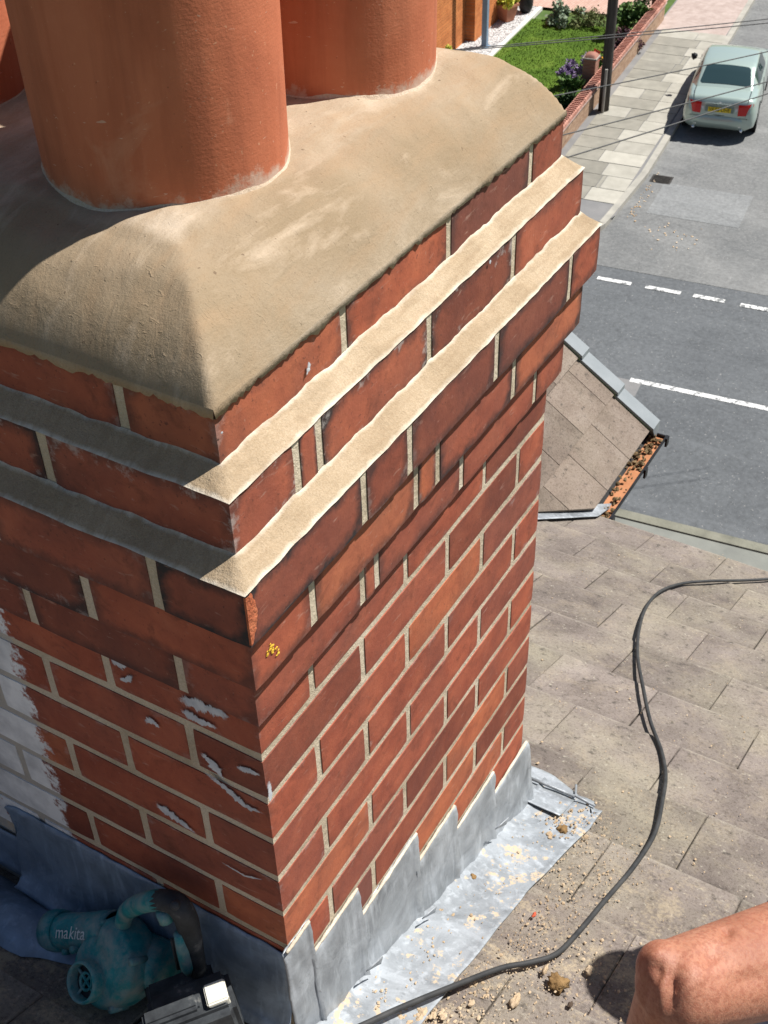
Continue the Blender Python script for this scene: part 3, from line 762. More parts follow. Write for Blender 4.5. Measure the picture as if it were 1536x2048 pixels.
# ------------------------------------------------------------------ street
def sheet(name, sx0, sx1, sy0, sy1, z, m, thick=None, kind='structure', parent=None):
    mb = MB()
    if thick: mb.box((sx0, sy0, z - thick), (sx1, sy1, z), lambda v: S(v.x, v.y, v.z))
    else: mb.add([S(sx0, sy0, z), S(sx1, sy0, z), S(sx1, sy1, z), S(sx0, sy1, z)], [(0, 1, 2, 3)])
    o = mb.build(name, m, parent)
    if parent is None: tag(o, kind=kind)
    return o
G_ = simple('ground_grass', [(.3, (.045, .085, .02)), (.7, (.09, .14, .035))], 1.5, .95, .4, 20, .02)
o = sheet('ground', -250, 300, -250, 250, -.06, G_)
ASP = asphalt('asphalt_main', (.082, .088, .093), (.112, .119, .124)); ASP2 = asphalt('asphalt_side', (.13, .133, .132), (.185, .186, .18))
KERBM = simple('kerb_concrete', [(.3, (.26, .25, .22)), (.7, (.38, .36, .31))], 3, .9, .3, 30, .01)
PAVM = simple('pavement_tarmac', [(.3, (.15, .15, .15)), (.7, (.21, .205, .20))], 2, .92, .35, 40, .01)
PINK = simple('pink_tarmac', [(.3, (.30, .235, .205)), (.7, (.42, .345, .31))], 5, .92, .3, 40, .01)
WHITE = simple('road_paint', [(.38, (.15, .155, .155)), (.46, (.50, .50, .49)), (.7, (.66, .66, .64))], 12, .8, .2, 60, .005)
sheet('main_road', 12.9, 19.98, -70, 90, -.012, ASP)
sheet('side_road', 19.98, 120, -2.6, 6.7, -.008, ASP2)
sheet('road_patch', 22.4, 23.9, 2.45, 4.30, -.004, asphalt('asphalt_patch', (.165, .17, .17), (.205, .21, .207)))
sheet('road_patch', 15.98, 16.42, 2.80, 3.35, -.008, PAVM)
NK = simple('mossy_kerb', [(.3, (.115, .115, .092)), (.5, (.175, .172, .135)), (.7, (.225, .22, .175))], 2.5, .92, .4, 30, .02)
sheet('near_kerb', 12.93, 13.10, -40, 60, .02, NK, .2)
sheet('near_pavement', 9.5, 12.925, -40, 60, -.004, simple('near_paving', [(.3, (.15, .155, .14)), (.7, (.21, .215, .19))], 2, .92, .3, 30, .01), .1)
GW = [(19.5, 5.05, 4.42), (19.5, 4.12, 3.50), (19.5, 3.27, 2.72), (19.5, 2.42, 1.8), (19.5, 1.50, .90), (19.5, .6, 0)]
WORN = simple('worn_road_paint', [(.44, (.16, .165, .165)), (.52, (.58, .58, .56)), (.7, (.72, .72, .70))], 14, .8, .2, 60, .005)
for i, (sx, a, b) in enumerate([(19.5, 4.46, 3.82), (19.5, 3.55, 2.90), (19.5, 2.67, 2.10), (19.48, 1.82, .9), (19.48, .6, -.1)]):
    o = sheet('give_way_dash', sx - .06, sx + .06, b, a, -.003, WORN if i >= 2 else WHITE)
o = sheet('centre_line_dash', 16.37, 16.49, -1.2, 3.0, -.007, WHITE)
sheet('centre_line_dash', 16.38, 16.48, 5.4, 9.4, -.007, WHITE)
# kerb round the corner, then along the side road
def kerbpath():
    P = [(20.05, 40), (20.05, 6.6)]
    for k in range(9):
        a = math.pi / 2 * k / 8; P.append((20.05 + 1.75 * (1 - math.cos(a)), 4.85 + 1.75 - 1.75 * math.sin(a)))
    return P + [(24, 4.70), (33, 4.78), (60, 5.2)]
KP = kerbpath()
mb = MB()
for (a, b) in zip(KP, KP[1:]):
    d = Vector((b[0] - a[0], b[1] - a[1], 0)).normalized(); n_ = Vector((-d.y, d.x, 0)) if d.x > .5 or True else 0
    V = []
    for q in (a, b):
        for w_ in (0, .14):
            for h in (-.05, .10): V.append(S(q[0] + n_.x * w_, q[1] + n_.y * w_, h))
    mb.add(V, [(0, 4, 5, 1), (2, 3, 7, 6), (1, 5, 7, 3), (0, 1, 3, 2), (4, 6, 7, 5)])
tag(mb.build('kerb', KERBM), kind='structure')
pv = MB(); V = [S(p[0] + .05, p[1] + .12, .085) for p in KP]
V2 = [S(p[0] + .05 if i < 6 else p[0], max(p[1] + .12, 6.74) if p[1] < 30 else 40, .085) for i, p in enumerate(KP)]
pv.add([S(20.12, 40, .085), S(20.12, 6.4, .085), S(20.4, 5.6, .085), S(20.9, 5.1, .085), S(21.9, 4.80, .085), S(33, 4.88, .085), S(60, 5.3, .085), S(60, 6.95, .085), S(24, 6.80, .085), S(24, 40, .085)], [tuple(range(10))])
pave = pv.build('pavement', PAVM); tag(pave, kind='structure')
SL = [simple('slab_pale', [(.3, (.31, .295, .25)), (.7, (.41, .39, .335))], 3, .92, .3, 30, .01, rnd=.15),
      simple('slab_dull', [(.3, (.205, .195, .165)), (.7, (.295, .28, .235))], 3, .92, .3, 30, .01, rnd=.2),
      simple('slab_grey', [(.3, (.195, .185, .155)), (.7, (.27, .255, .215))], 3, .92, .3, 30, .01, rnd=.15)]
sx = 22.35
i = 0
while sx < 32.7:
    d = .62; sp = 5.62 + random.uniform(-.22, .25); y0, y1 = 4.90, 6.60
    cuts = [y0, sp, y1] if random.random() < .75 else [y0, y0 + .55, sp + .1, y1]
    for a, b in zip(cuts, cuts[1:]):
        pale = a < 5.4
        m = SL[0] if pale else random.choice([SL[1], SL[1], SL[2], SL[1], SL[0]])
        if 24.3 < sx < 25.2 and not pale: m = SL[2]
        if sx < 23.0: m = SL[1] if not pale else SL[0]
        mb = MB(); t_ = random.uniform(-.006, .006)
        mb.box((sx + .009, a + .009, .06), (sx + d - .009, b - .009, .098 + t_ * .5), lambda v: S(v.x, v.y, v.z))
        mb.build('paving_slab', m, pave)
    sx += d; i += 1
sheet('crossing', 32.75, 60, 4.95, 6.80, .092, PINK)
# drain grate
dg = empty('drain_grate', S(24.03, 4.40, 0), 'dark cast iron drain grate in the gutter beside the kerb', 'drain')
IRON = simple('cast_iron', [(.3, (.02, .018, .016)), (.7, (.05, .045, .04))], 20, .7, .3)
mb = MB(); mb.box((23.84, 4.18, -.03), (24.22, 4.62, -.002), lambda v: S(v.x, v.y, v.z)); mb.build('frame', IRON, dg)
for k in range(6):
    mb = MB(); mb.box((23.87 + k * .056, 4.22, -.002), (23.895 + k * .056, 4.58, .008), lambda v: S(v.x, v.y, v.z)); mb.build('bar', simple_iron2 if k else IRON, dg) if False else mb.build('bar', IRON, dg)
# leaves and crumbs on the road
mb = MB()
for k in range(70):
    if k < 40: p = S(random.uniform(22, 24.4), 4.62 - abs(random.gauss(0, .08)), .0)
    else: p = S(random.gauss(21.7, .35), random.gauss(3.6, .3), .0)
    mb.lump(p, random.uniform(.01, .035), .4)
tag(mb.build('road_litter', simple('dry_leaf', [(.3, (.35, .22, .10)), (.7, (.6, .5, .38))], 2, .9, 0)), 'dry leaves and grit scattered along the gutter', 'litter', kind='stuff')

# ------------------------------------------------------------------ garden across the street
LAWN = NT('lawn'); c_ = LAWN.ramp(LAWN.noise(1.3, 6, .6, .5), [(.3, (.045, .090, .010)), (.55, (.075, .135, .014)), (.75, (.115, .175, .024))])
c_ = LAWN.mix(1.0, c_, LAWN.ramp(LAWN.noise(22, 3, .7), [(.3, .62), (.7, 1.2)]), 'MULTIPLY')
LAWN = LAWN.out(c_, .95, LAWN.bump(LAWN.noise(30, 4, .7), .7, .03), .15)
sheet('lawn', 22.5, 32.7, 6.9, 10.2, .02, LAWN)
mb = MB()
for k in range(9000):
    p = S(random.uniform(25, 32.7), random.uniform(7.0, 10.15), .02); a = random.uniform(0, 6.28); h = random.uniform(.02, .055)
    d = Vector((math.cos(a), math.sin(a), 0)); q = Vector((random.uniform(-.02, .02), random.uniform(-.02, .02), h))
    mb.V += [p - d * .010, p + d * .010, p + q]; b = len(mb.V); mb.F.append((b - 3, b - 2, b - 1))
tag(mb.build('grass', LAWN), 'short mown green lawn grass beside the gravel path', 'grass', kind='stuff')
GRAV = simple('white_gravel', [(.3, (.22, .22, .22)), (.5, (.46, .45, .44)), (.7, (.62, .61, .60))], 24, .9, .8, 30, .02, detail=4)
sheet('gravel_path', 22.5, 33.7, 10.32, 14, .012, GRAV)
mb = MB()
for k in range(2600): mb.lump(S(random.uniform(28.5, 33.6), random.uniform(10.36, 11.2), .02), random.uniform(.012, .03), .6, 1) if k < 1300 else None
tag(mb.build('gravel', simple('gravel_stone', [(.3, (.25, .25, .25)), (.5, (.50, .49, .48)), (.7, (.68, .67, .66))], 9, .9, .2)), 'pale loose gravel beside the orange brick house', 'gravel', kind='stuff')
sheet('path_edging', 22.5, 33.6, 10.2, 10.315, .06, simple('edging_stone', [(.3, (.50, .48, .44)), (.7, (.64, .62, .58))], 3, .9, .2), .1)
DRV = NT('block_paving'); bt = DRV.n('ShaderNodeTexBrick', i_Vector=DRV.P(), i_Scale=3.2, i_Color1=(.40, .24, .19, 1), i_Color2=(.50, .34, .28, 1), i_Mortar=(.26, .19, .16, 1)); bt.inputs['Mortar Size'].default_value = .03
DRV = DRV.out(DRV.mix(.35, bt.outputs[0], DRV.ramp(DRV.noise(4), [(.3, (.36, .23, .18)), (.7, (.55, .40, .33))])), .92, None, .2)
sheet('driveway', 33.72, 46, 7.1, 16, .016, DRV)
# low front wall with bricks on edge
GWALL = NT('garden_wall_brick'); bt = GWALL.n('ShaderNodeTexBrick', i_Vector=GWALL.n('ShaderNodeTexCoord').outputs['UV'], i_Scale=1.0)
gw = empty('garden_wall', S(28, 6.85, 0), 'low garden wall with a coping of pinkish bricks on edge', 'wall')
WB = simple('wall_brown_brick', [(.3, (.22, .135, .085)), (.5, (.32, .21, .14)), (.7, (.42, .30, .21))], 5, .92, .4, 30, .01, vec=(1, 1, 4))
mb = MB(); mb.box((23.6, 6.76, -.05), (33.55, 6.96, .52), lambda v: S(v.x, v.y, v.z)); mb.build('wall_body', WB, gw)
mb = MB(); mb.box((23.6, 6.72, .525), (33.55, 6.98, .56), lambda v: S(v.x, v.y, v.z)); mb.build('creasing_course', simple('creasing', [(.3, (.30, .22, .19)), (.7, (.42, .33, .29))], 5, .9, .2), gw)
COP = simple('coping_brick', [(.3, (.36, .155, .11)), (.7, (.50, .27, .21))], 2, .88, .3, 40, .004, rnd=.35)
bm = bmesh.new(); bmesh.ops.create_cube(bm, size=1)
for v in bm.verts: v.co = Vector((v.co.x * .098, v.co.y * .25, v.co.z * .12))
bmesh.ops.bevel(bm, geom=[e for e in bm.edges if all(v.co.z > 0 for v in e.verts)], offset=.035, segments=2, affect='EDGES')
cme = bpy.data.meshes.new('coping_brick'); bm.to_mesh(cme); bm.free(); cme.materials.append(COP)
k = 0; sx = 23.65
while sx < 33.4:
    o = bpy.data.objects.new('coping_brick', cme); o.parent = gw; col.objects.link(o)
    o.location = S(sx, 6.85, .622) - gw.location; o.rotation_euler = (random.uniform(-.05, .05), random.uniform(-.04, .04), SA + random.uniform(-.05, .05)); sx += .108
def pier(sx, sy, h, label):
    r = empty('brick_pier', S(sx, sy, 0), label, 'pier')
    PB = simple('pier_brick', [(.3, (.20, .10, .07)), (.7, (.33, .18, .13))], 5, .9, .4, 30, .01, vec=(1, 1, 5))
    for q in range(int(h / .075)):
        mb = MB(); mb.box((sx - .15, sy - .15, q * .075 + .002), (sx + .15, sy + .15, q * .075 + .068), lambda v: S(v.x, v.y, v.z)); mb.build('brick_course', PB, r)
    mb = MB(); mb.box((sx - .143, sy - .143, 0), (sx + .143, sy + .143, h - .01), lambda v: S(v.x, v.y, v.z)); mb.build('mortar_core', WB, r)
    mb = MB(); mb.box((sx - .17, sy - .17, h), (sx + .17, sy + .17, h + .03), lambda v: S(v.x, v.y, v.z)); mb.build('cap_tile', KERBM, r)
    mb = MB(); mb.grid(lambda u, v: S(sx - .15 + .3 * u, sy - .15 + .3 * v, h + .03 + .10 * (math.sin(math.pi * u) * math.sin(math.pi * v)) ** .35), 10, 10); mb.build('cap', COP, r, True)
pier(27.75, 7.12, .98, 'short brick pier with a rounded red cap beside the purple flowers')
pier(33.75, 7.0, .95, 'brick gate pier at the pink block driveway')

# plants
LEAF = {}
def leafm(key, a, b):
    if key not in LEAF:
        t = NT('leaf_' + key); r = t.n('ShaderNodeNewGeometry').outputs['Random Per Island']
        c = t.ramp(r, [(0, a), (1, b)]); LEAF[key] = t.out(c, .7, None, .3)
        t.b.inputs['Transmission Weight'].default_value = 0
    return LEAF[key]
STEM = simple('stem', [(.3, (.06, .05, .025)), (.7, (.12, .10, .05))], 20, .9, 0)
def shrub(name, sx, sy, rx, rz, n, lm, label, leaf=.06, z0=.02, tall=False, group=None, cat='shrub', root=None):
    base = S(sx, sy, z0)
    r = root or empty(name, base, label, cat, group)
    mb = MB(); st = MB(); rr = random.Random(int(sx * 100 + sy * 7))
    cl = [(Vector((rr.gauss(0, .42) * rx, rr.gauss(0, .42) * rx, rz * (rr.random() ** .7) * .85)), rr.uniform(.22, .42) * rx) for _ in range(11)]
    for k in range(n):
        c0, cr = rr.choice(cl); d = Vector((rr.gauss(0, 1), rr.gauss(0, 1), rr.gauss(0, 1))).normalized()
        p = base + c0 + d * cr * (rr.random() ** .35)
        if p.z < base.z + .01: p.z = base.z + rr.random() * .1
        a = Vector((rr.gauss(0, 1), rr.gauss(0, 1), rr.gauss(0, .6) + (.8 if tall else 0))).normalized(); b = a.orthogonal().normalized()
        b = Matrix.Rotation(rr.uniform(0, 6.28), 3, a) @ b; s_ = leaf * rr.uniform(.6, 1.3); w_ = s_ * (.22 if tall else .48)
        i0 = len(mb.V); mb.V += [p, p + a * s_ * .5 + b * w_, p + a * s_, p + a * s_ * .5 - b * w_]; mb.F.append((i0, i0 + 1, i0 + 2, i0 + 3))
    for c0, cr in cl[:6]: st.tube([base, base + c0 * .5 + Vector((0, 0, .02)), base + c0], [.014, .01, .005], 5)
    mb.build('foliage', lm, r); st.build('stems', STEM, r)
    return r
GRY = leafm('greygreen', (.12, .17, .10), (.26, .31, .22)); MID = leafm('mid', (.03, .075, .015), (.11, .19, .04)); DRK = leafm('dark', (.015, .04, .01), (.06, .11, .03))
PUR = leafm('purple', (.05, .02, .03), (.16, .08, .09)); LAV = leafm('lavender', (.14, .09, .20), (.30, .22, .36)); YEL = leafm('yellowgreen', (.30, .34, .03), (.62, .62, .10)); OLV = leafm('olive', (.07, .09, .025), (.18, .20, .07))
RED = leafm('redflower', (.35, .03, .02), (.60, .10, .05)); ORG = leafm('orangeflower', (.7, .30, .02), (.85, .5, .05))
shrub('silver_shrub', 32.55, 9.45, .42, .45, 900, GRY, 'grey-green leafy clump at the far edge of the lawn', .10)
shrub('olive_shrub', 32.7, 8.45, .48, .52, 1300, OLV, 'fine olive green mound beside the grey-green clump', .05)
shrub('green_shrub', 32.2, 7.45, .46, .85, 1200, MID, 'bright green broad-leaved bush against the low wall', .10)
shrub('dark_shrub', 33.1, 7.35, .38, .85, 900, DRK, 'dark green bush next to the gate pier', .07)
shrub('purple_shrub', 31.05, 7.28, .42, .62, 1200, PUR, 'dark purple-leaved bush behind the low wall', .06)
shrub('purple_shrub', 30.3, 7.35, .30, .45, 700, PUR, 'smaller dusky purple bush beside the orange and red flowers', .05)
shrub('lavender_clump', 28.75, 7.55, .30, .72, 1400, LAV, 'tall lavender flower spikes beside the brick pier', .085, tall=True)
shrub('lavender_clump', 28.2, 7.75, .26, .60, 900, LAV, 'shorter mauve flower clump at the lawn side of the lavender', .085, tall=True)
shrub('red_flowers', 29.55, 7.5, .17, .55, 420, RED, 'small clump of red flowers among the purple plants', .05)
shrub('orange_flowers', 29.35, 7.18, .12, .52, 220, ORG, 'small orange marigold clump on top of the wall line', .05)
shrub('green_clump', 28.95, 7.25, .28, .42, 700, MID, 'low green foliage under the lavender', .06)
shrub('strap_plant', 27.35, 7.45, .22, .62, 520, MID, 'upright strappy green plant at the foot of the pier', .16, tall=True)
shrub('strap_plant', 26.6, 7.25, .28, .5, 620, DRK, 'dark strappy clump behind the low wall', .14, tall=True)
shrub('gold_shrub', 28.9, 11.15, .16, .40, 340, YEL, 'small yellow-green plant at the foot of the orange wall', .07)
pr_ = empty('plant_pot', S(32.3, 10.80, 0), 'square terracotta planter with yellow-green leaves on the gravel', 'plant pot')
mb = MB(); TERR = simple('planter_terracotta', [(.3, (.36, .15, .09)), (.7, (.46, .21, .13))], 4, .85, .2)
mb.lathe([(.0, .03), (.20, .03), (.30, .40), (.33, .42), (.33, .48), (.28, .48), (.27, .42), (0, .42)], 4, lambda v: S(32.3, 10.80, v.z) + Matrix.Rotation(SA + R(20), 3, 'Z') @ Vector((v.x, v.y, 0)))
mb.build('planter', TERR, pr_)
shrub('x', 32.3, 10.80, .32, .30, 620, YEL, '', .11, .44, root=pr_)
bk = empty('dark_pot', S(33.15, 10.55, 0), 'black rounded garden pot beyond the terracotta planter', 'pot')
mb = MB().lathe([(0, 0), (.13, 0), (.20, .18), (.21, .34), (.17, .48), (.19, .52), (.15, .5), (.12, .3), (0, .25)], 20, lambda v: S(33.15 + v.x, 10.55 + v.y, v.z)); mb.build('pot_body', BLACK, bk, True)

# house across the street
OB = NT('orange_brick'); bt = OB.n('ShaderNodeTexBrick', i_Vector=OB.n('ShaderNodeTexCoord').outputs['UV'], i_Scale=1.0)
oh = empty('orange_brick_house', S(30.4, 12.5, 0), 'orange brick house with stepped front walls beside the gravel', 'house')
OBM = simple('orange_house_brick', [(.3, (.40, .13, .04)), (.7, (.56, .21, .07))], 4, .9, .4, 25, .01, rnd=.1)
def brickwall(sx0, sx1, sy0, sy1, h, parent):
    mb = MB(); mb.box((sx0 + .008, sy0 + .008, -.05), (sx1, sy1, h), lambda v: S(v.x, v.y, v.z)); mb.build('wall_core', simple_mort, parent)
    for q in range(int(1.9 / .085)):
        z0 = q * .085
        mb = MB(); mb.box((sx0, sy0, z0 + .002), (sx1 - .004, sy1 - .004, z0 + .074), lambda v: S(v.x, v.y, v.z)); mb.build('brick_course', OBM, parent)
    mb = MB(); mb.box((sx0, sy0, 1.9), (sx1 - .004, sy1 - .004, h), lambda v: S(v.x, v.y, v.z)); mb.build('upper_wall', OBM, parent)
simple_mort = simple('house_joint', [(.3, (.28, .20, .13)), (.7, (.36, .27, .19))], 4, .9, .2)
brickwall(28.35, 30.44, 11.30, 17, 5.6, oh)
brickwall(30.45, 32.9, 11.04, 17, 5.6, oh)
mb = MB(); rl = [S(28.0, 10.7, 5.6), S(40, 10.7, 5.6), S(40, 17.4, 5.6), S(28.0, 17.4, 5.6), S(31, 14, 8), S(37, 14, 8)]
mb.add(rl, [(0, 1, 5, 4), (1, 2, 5), (2, 3, 4, 5), (3, 0, 4)]); mb.build('roof', TILEG, oh)
mb = MB(); mb.box((32.905, 11.6, -.05), (39.5, 17, 5.5), lambda v: S(v.x, v.y, v.z)); mb.build('rear_wing', simple('shaded_red_brick', [(.3, (.20, .055, .035)), (.7, (.28, .09, .05))], 6, .9, .3), oh)  # doorway shade put into the brick colour, darker than the orange walls
bp = empty('blue_post', S(30.2, 10.66, 0), 'blue-grey square metal post standing in the gravel', 'post')
BLU = simple('blue_grey_paint', [(.3, (.14, .21, .29)), (.7, (.19, .265, .35))], 6, .5, .1)
mb = MB(); mb.box((30.13, 10.59, 0), (30.27, 10.73, 4.2), lambda v: S(v.x, v.y, v.z)); mb.build('shaft', BLU, bp)
mb = MB(); mb.box((30.08, 10.54, .0), (30.32, 10.78, .03), lambda v: S(v.x, v.y, v.z)); mb.build('base_plate', BLU, bp)
# telegraph pole and wires
tp_ = empty('telegraph_pole', S(26.98, 6.53, 0), 'dark weathered wooden telegraph pole at the foot of the garden wall', 'pole')
WOOD = simple('pole_wood', [(.3, (.035, .030, .027)), (.7, (.085, .075, .065))], 3, .9, .5, 30, .01, vec=(6, 6, .6))
mb = MB(); mb.tube([S(26.98, 6.53, .02 + 1.0 * k) for k in range(10)], [.125 - .004 * k for k in range(10)], 18); mb.build('shaft', WOOD, tp_, True)
mb = MB(); mb.tube([S(26.80, 6.50, .05), S(26.82, 6.5, 1.1)], .035, 8); mb.build('cable_guard', simple('guard_grey', [(.3, (.25, .23, .2)), (.7, (.33, .31, .28))], 5, .8, .1), tp_)
mb = MB(); mb.tube([S(26.98, 6.0, 8.7), S(26.98, 7.1, 8.7)], .05, 6); mb.build('cross_arm', WOOD, tp_)
WIRE = simple('wire_black', [(.3, (.06, .06, .06)), (.7, (.10, .10, .10))], 10, .6, 0)
WL = ['upper of the paired overhead wires crossing the lawn', 'lower of the paired overhead wires crossing the lawn', 'single overhead wire passing over the roof of the pale green car', 'single overhead wire passing over the boot of the pale green car', 'single overhead wire crossing the pavement below the car']
for i, (a, b) in enumerate([((970, 94), (1536, 38)), ((970, 97), (1536, 46)), ((1220, 170), (1536, 103)), ((1134, 268), (1536, 163)), ((1150, 310), (1345, 248))]):
    A = hit(*a, (0, 0, 1), -4.0); B = hit(*b, (0, 0, 1), -4.0); D = B - A
    if i == 4: D = D * 2
    P = []
    for k in range(25):
        t_ = -1.2 + 3.4 * k / 24; P.append(A + D * t_ + Vector((0, 0, .012 * ((t_ - .5) ** 2 - .25) * 2)))
    tag(MB().tube(P, .007 if i > 1 else .0065, 6).build('overhead_wire', WIRE, None, True), WL[i], 'wire', 'overhead wires')

# hedge and shrubs seen between the pots
hd = empty('hedge', hit(20, 60, (0, 0, 1), ZG), 'dark green hedge in the street behind the pots', 'hedge')
mb = MB(); hc = hit(18, 40, (0, 0, 1), ZG)
for k in range(5000):
    p = hc + Vector((random.gauss(0, 1.2), random.gauss(0, 1.0), abs(random.gauss(0, .9)))); a = Vector((random.gauss(0, 1), random.gauss(0, 1), random.gauss(0, 1))).normalized() * .16; b = a.orthogonal() * .5
    i0 = len(mb.V); mb.V += [p, p + a * .5 + b, p + a, p + a * .5 - b]; mb.F.append((i0, i0 + 1, i0 + 2, i0 + 3))
mb.build('foliage', DRK, hd)

# ------------------------------------------------------------------ parked car
CH = R(12.0); ccx, ccy = math.cos(CH), math.sin(CH)
CO = S(26.42, 3.80, 0)
def CT(s, y, z): return Vector((CO.x + s * ccx - y * ccy, CO.y + s * ccy + y * ccx, ZG + z))
car = empty('parked_car', CT(2.1, 0, 0), 'pale green saloon car parked by the kerb with its boot towards the chimney', 'car')
CP = NT('pale_green_car_paint'); CP = CP.out((.36, .445, .40), .3, None, .5, .3, .8)
GLS = NT('car_glass').out((.022, .045, .05), .06, None, .5); CHR = NT('chrome').out((.75, .77, .8), .12, None, .5, 1.0)
TYR = simple('tyre', [(.3, (.012, .012, .012)), (.7, (.025, .025, .025))], 20, .85, .1); REDL = NT('tail_lamp').out((.50, .004, .006), .2, None, .4, None, .25)
CLR = NT('clear_lamp').out((.55, .58, .6), .15, None, .5); DTR = simple('car_trim', [(.3, (.012, .013, .014)), (.7, (.02, .02, .022))], 10, .55, 0)
def lerp(tab, x):
    for (a, va), (b, vb) in zip(tab, tab[1:]):
        if x <= b: t = max(0, (x - a) / (b - a)); t = t * t * (3 - 2 * t) if False else t; return va + (vb - va) * t
    return tab[-1][1]
Wt = [(0, .60), (.03, .68), (.08, .735), (.2, .785), (.5, .805), (1.2, .812), (3.0, .81), (3.6, .79), (3.95, .74), (4.15, .66), (4.25, .54), (4.3, .42)]
Dt = [(0, .60), (.03, .80), (.07, .90), (.14, .935), (.55, .955), (1.2, .95), (2.6, .93), (3.0, .90), (3.6, .83), (4.05, .72), (4.22, .62), (4.3, .48)]
Bt = [(0, .34), (.06, .24), (.25, .20), (3.9, .20), (4.2, .24), (4.3, .32)]
def body(u, v):
    s = 4.3 * (u ** 1.0); s = 4.3 * (.5 - .5 * math.cos(math.pi * u)) * .55 + s * .45
    w_, d, b = lerp(Wt, s), lerp(Dt, s), lerp(Bt, s)
    pr = [(0, b), (.80, b), (.97, b + .08), (1.0, b + .20), (1.0, .52), (.985, .66), (.93, d - .07), (.84, d - .018), (.55, d), (.25, d + .006), (0, d + .008)]
    k = abs(v * 2 - 1) * (len(pr) - 1); i = min(int(k), len(pr) - 2); t = k - i
    y = pr[i][0] + (pr[i + 1][0] - pr[i][0]) * t; z = pr[i][1] + (pr[i + 1][1] - pr[i][1]) * t
    k2 = 1
    z = min(z, d + .01) if z > b else b
    return CT(s, w_ * y * (1 if v > .5 else -1), z)
mb = MB().grid(body, 70, 60)
n_ = 61; mb.F.append(tuple(range(n_))); 
bo = mb.build('body', CP, car, True)
Rt = [(.55, .935), (.75, 1.06), (1.0, 1.21), (1.16, 1.285), (1.35, 1.32), (1.7, 1.335), (2.1, 1.325), (2.35, 1.28), (2.65, 1.13), (2.95, .95), (3.05, .90)]
def cabw(s, f):     # half width at relative height f (0 belt, 1 roof)
    base = lerp([(.5, .66), (.9, .735), (1.3, .75), (2.3, .745), (3.05, .68)], s); top = lerp([(.5, .60), (1.0, .56), (1.3, .565), (2.2, .555), (3.05, .60)], s)
    return base + (top - base) * f
def cabin(u, v):
    s = .55 + 2.5 * u; zr = lerp(Rt, s); zb = .90
    pr = [(0, 0), (0, .55), (0, .86), (1, .955), (2, .99), (3, 1.0)]
    k = abs(v * 2 - 1); sg = 1 if v > .5 else -1
    k = 1 - k   # 0 at belt, 1 at roof centre
    if k < .6: f = k / .6 * .9; y = cabw(s, f); z = zb + (zr - zb) * f
    else: q = (k - .6) / .4; y = cabw(s, .9) * (1 - q ** 1.35) ; f = .9 + .1 * math.sin(q * math.pi / 2) ** .7; z = zb + (zr - zb) * f + .012 * q
    return CT(s, y * -sg, z)
cabo = MB().grid(cabin, 60, 40).build('cabin', CP, car, True)
def cabpt(s, yfrac, lift=.007):
    zr = lerp(Rt, s); y = cabw(s, .9) * yfrac; q = 1 - abs(yfrac); q = max(0, min(1, q)); qq = (1 - abs(yfrac)) ** (1 / 1.35) if abs(yfrac) < 1 else 0
    f = .9 + .1 * math.sin(qq * math.pi / 2) ** .7; return CT(s - lift * .6, y, .90 + (zr - .90) * f + .012 * qq + lift)
def rwin(u, v):
    s = .66 + .46 * u; lim = .93 - .10 * u
    c = (abs(v * 2 - 1)) ; e = 1 - .10 * (max(0, abs(u - .5) - .38) / .12) ** 2
    return cabpt(s, (v * 2 - 1) * lim * e)
MB().grid(rwin, 12, 16).build('rear_window', GLS, car, True)
MB().grid(lambda u, v: cabpt(2.40 + .52 * u, (v * 2 - 1) * .93, .007) + (CT(.012, 0, 0) - CT(0, 0, 0)), 8, 12).build('windscreen', GLS, car, True)
for sg in (-1, 1):
    for (a, b) in ((.98, 1.58), (1.64, 2.42)):
        def f(u, v, a=a, b=b):
            s = a + (b - a) * u; ff = .12 + .70 * v; zr = lerp(Rt, s); 
            return CT(s, sg * (cabw(s, ff) + .006), .90 + (zr - .90) * ff)
        MB().grid(f, 8, 4).build('side_window', GLS, car, True)
    # lamps wrap the corner
    def f(u, v):
        y = .40 + .31 * u; z = .585 + .24 * v + .02 * u; s = .030 + .26 * max(0, u - .40) ** 1.7 - .022
        return CT(s - .012 + (.015 if v > .9 else 0), sg * y * (1.0), z)
    MB().grid(f, 10, 5).build('tail_light', REDL, car, True)
    MB().grid(lambda u, v: CT(.008 + .01 * u, sg * (.34 + .075 * u), .62 + .12 * v), 3, 3).build('reverse_lamp', CLR, car, True)
    # mirror
    mi = MB(); mi.lump((0, 0, 0), 1, 1, 2)
    c0 = CT(2.42, sg * .90, .95); V = [c0 + Vector((v.x * .06, v.y * .10, v.z * .075)) for v in mi.V]
    mesh('mirror', V, mi.F, DTR, car, True)
    for sw in (.82, 3.42):
        wc = CT(sw, sg * .72, .30)
        def T(v): return Vector((wc.x, wc.y, wc.z)) + Vector((ccx, ccy, 0)) * v.x + Vector((0, 0, 1)) * v.y + Vector((-ccy, ccx, 0)) * (v.z * sg)
        tyre = MB().lathe([(.19, -.09), (.28, -.09), (.30, -.06), (.30, .06), (.28, .09), (.19, .09)], 28, T).build('tyre', TYR, car, True)
        rim = MB(); rim.lathe([(.0, .065), (.05, .07), (.17, .08), (.19, .09), (.20, .05)], 28, T); rim.build('rim', CHR, car, True)
        # dark arch
        MB().lathe([(.30, .088), (.335, .094), (.34, .09), (.30, .06)], 28, lambda v: T(v)).build('wheel_arch', DTR, car, True)
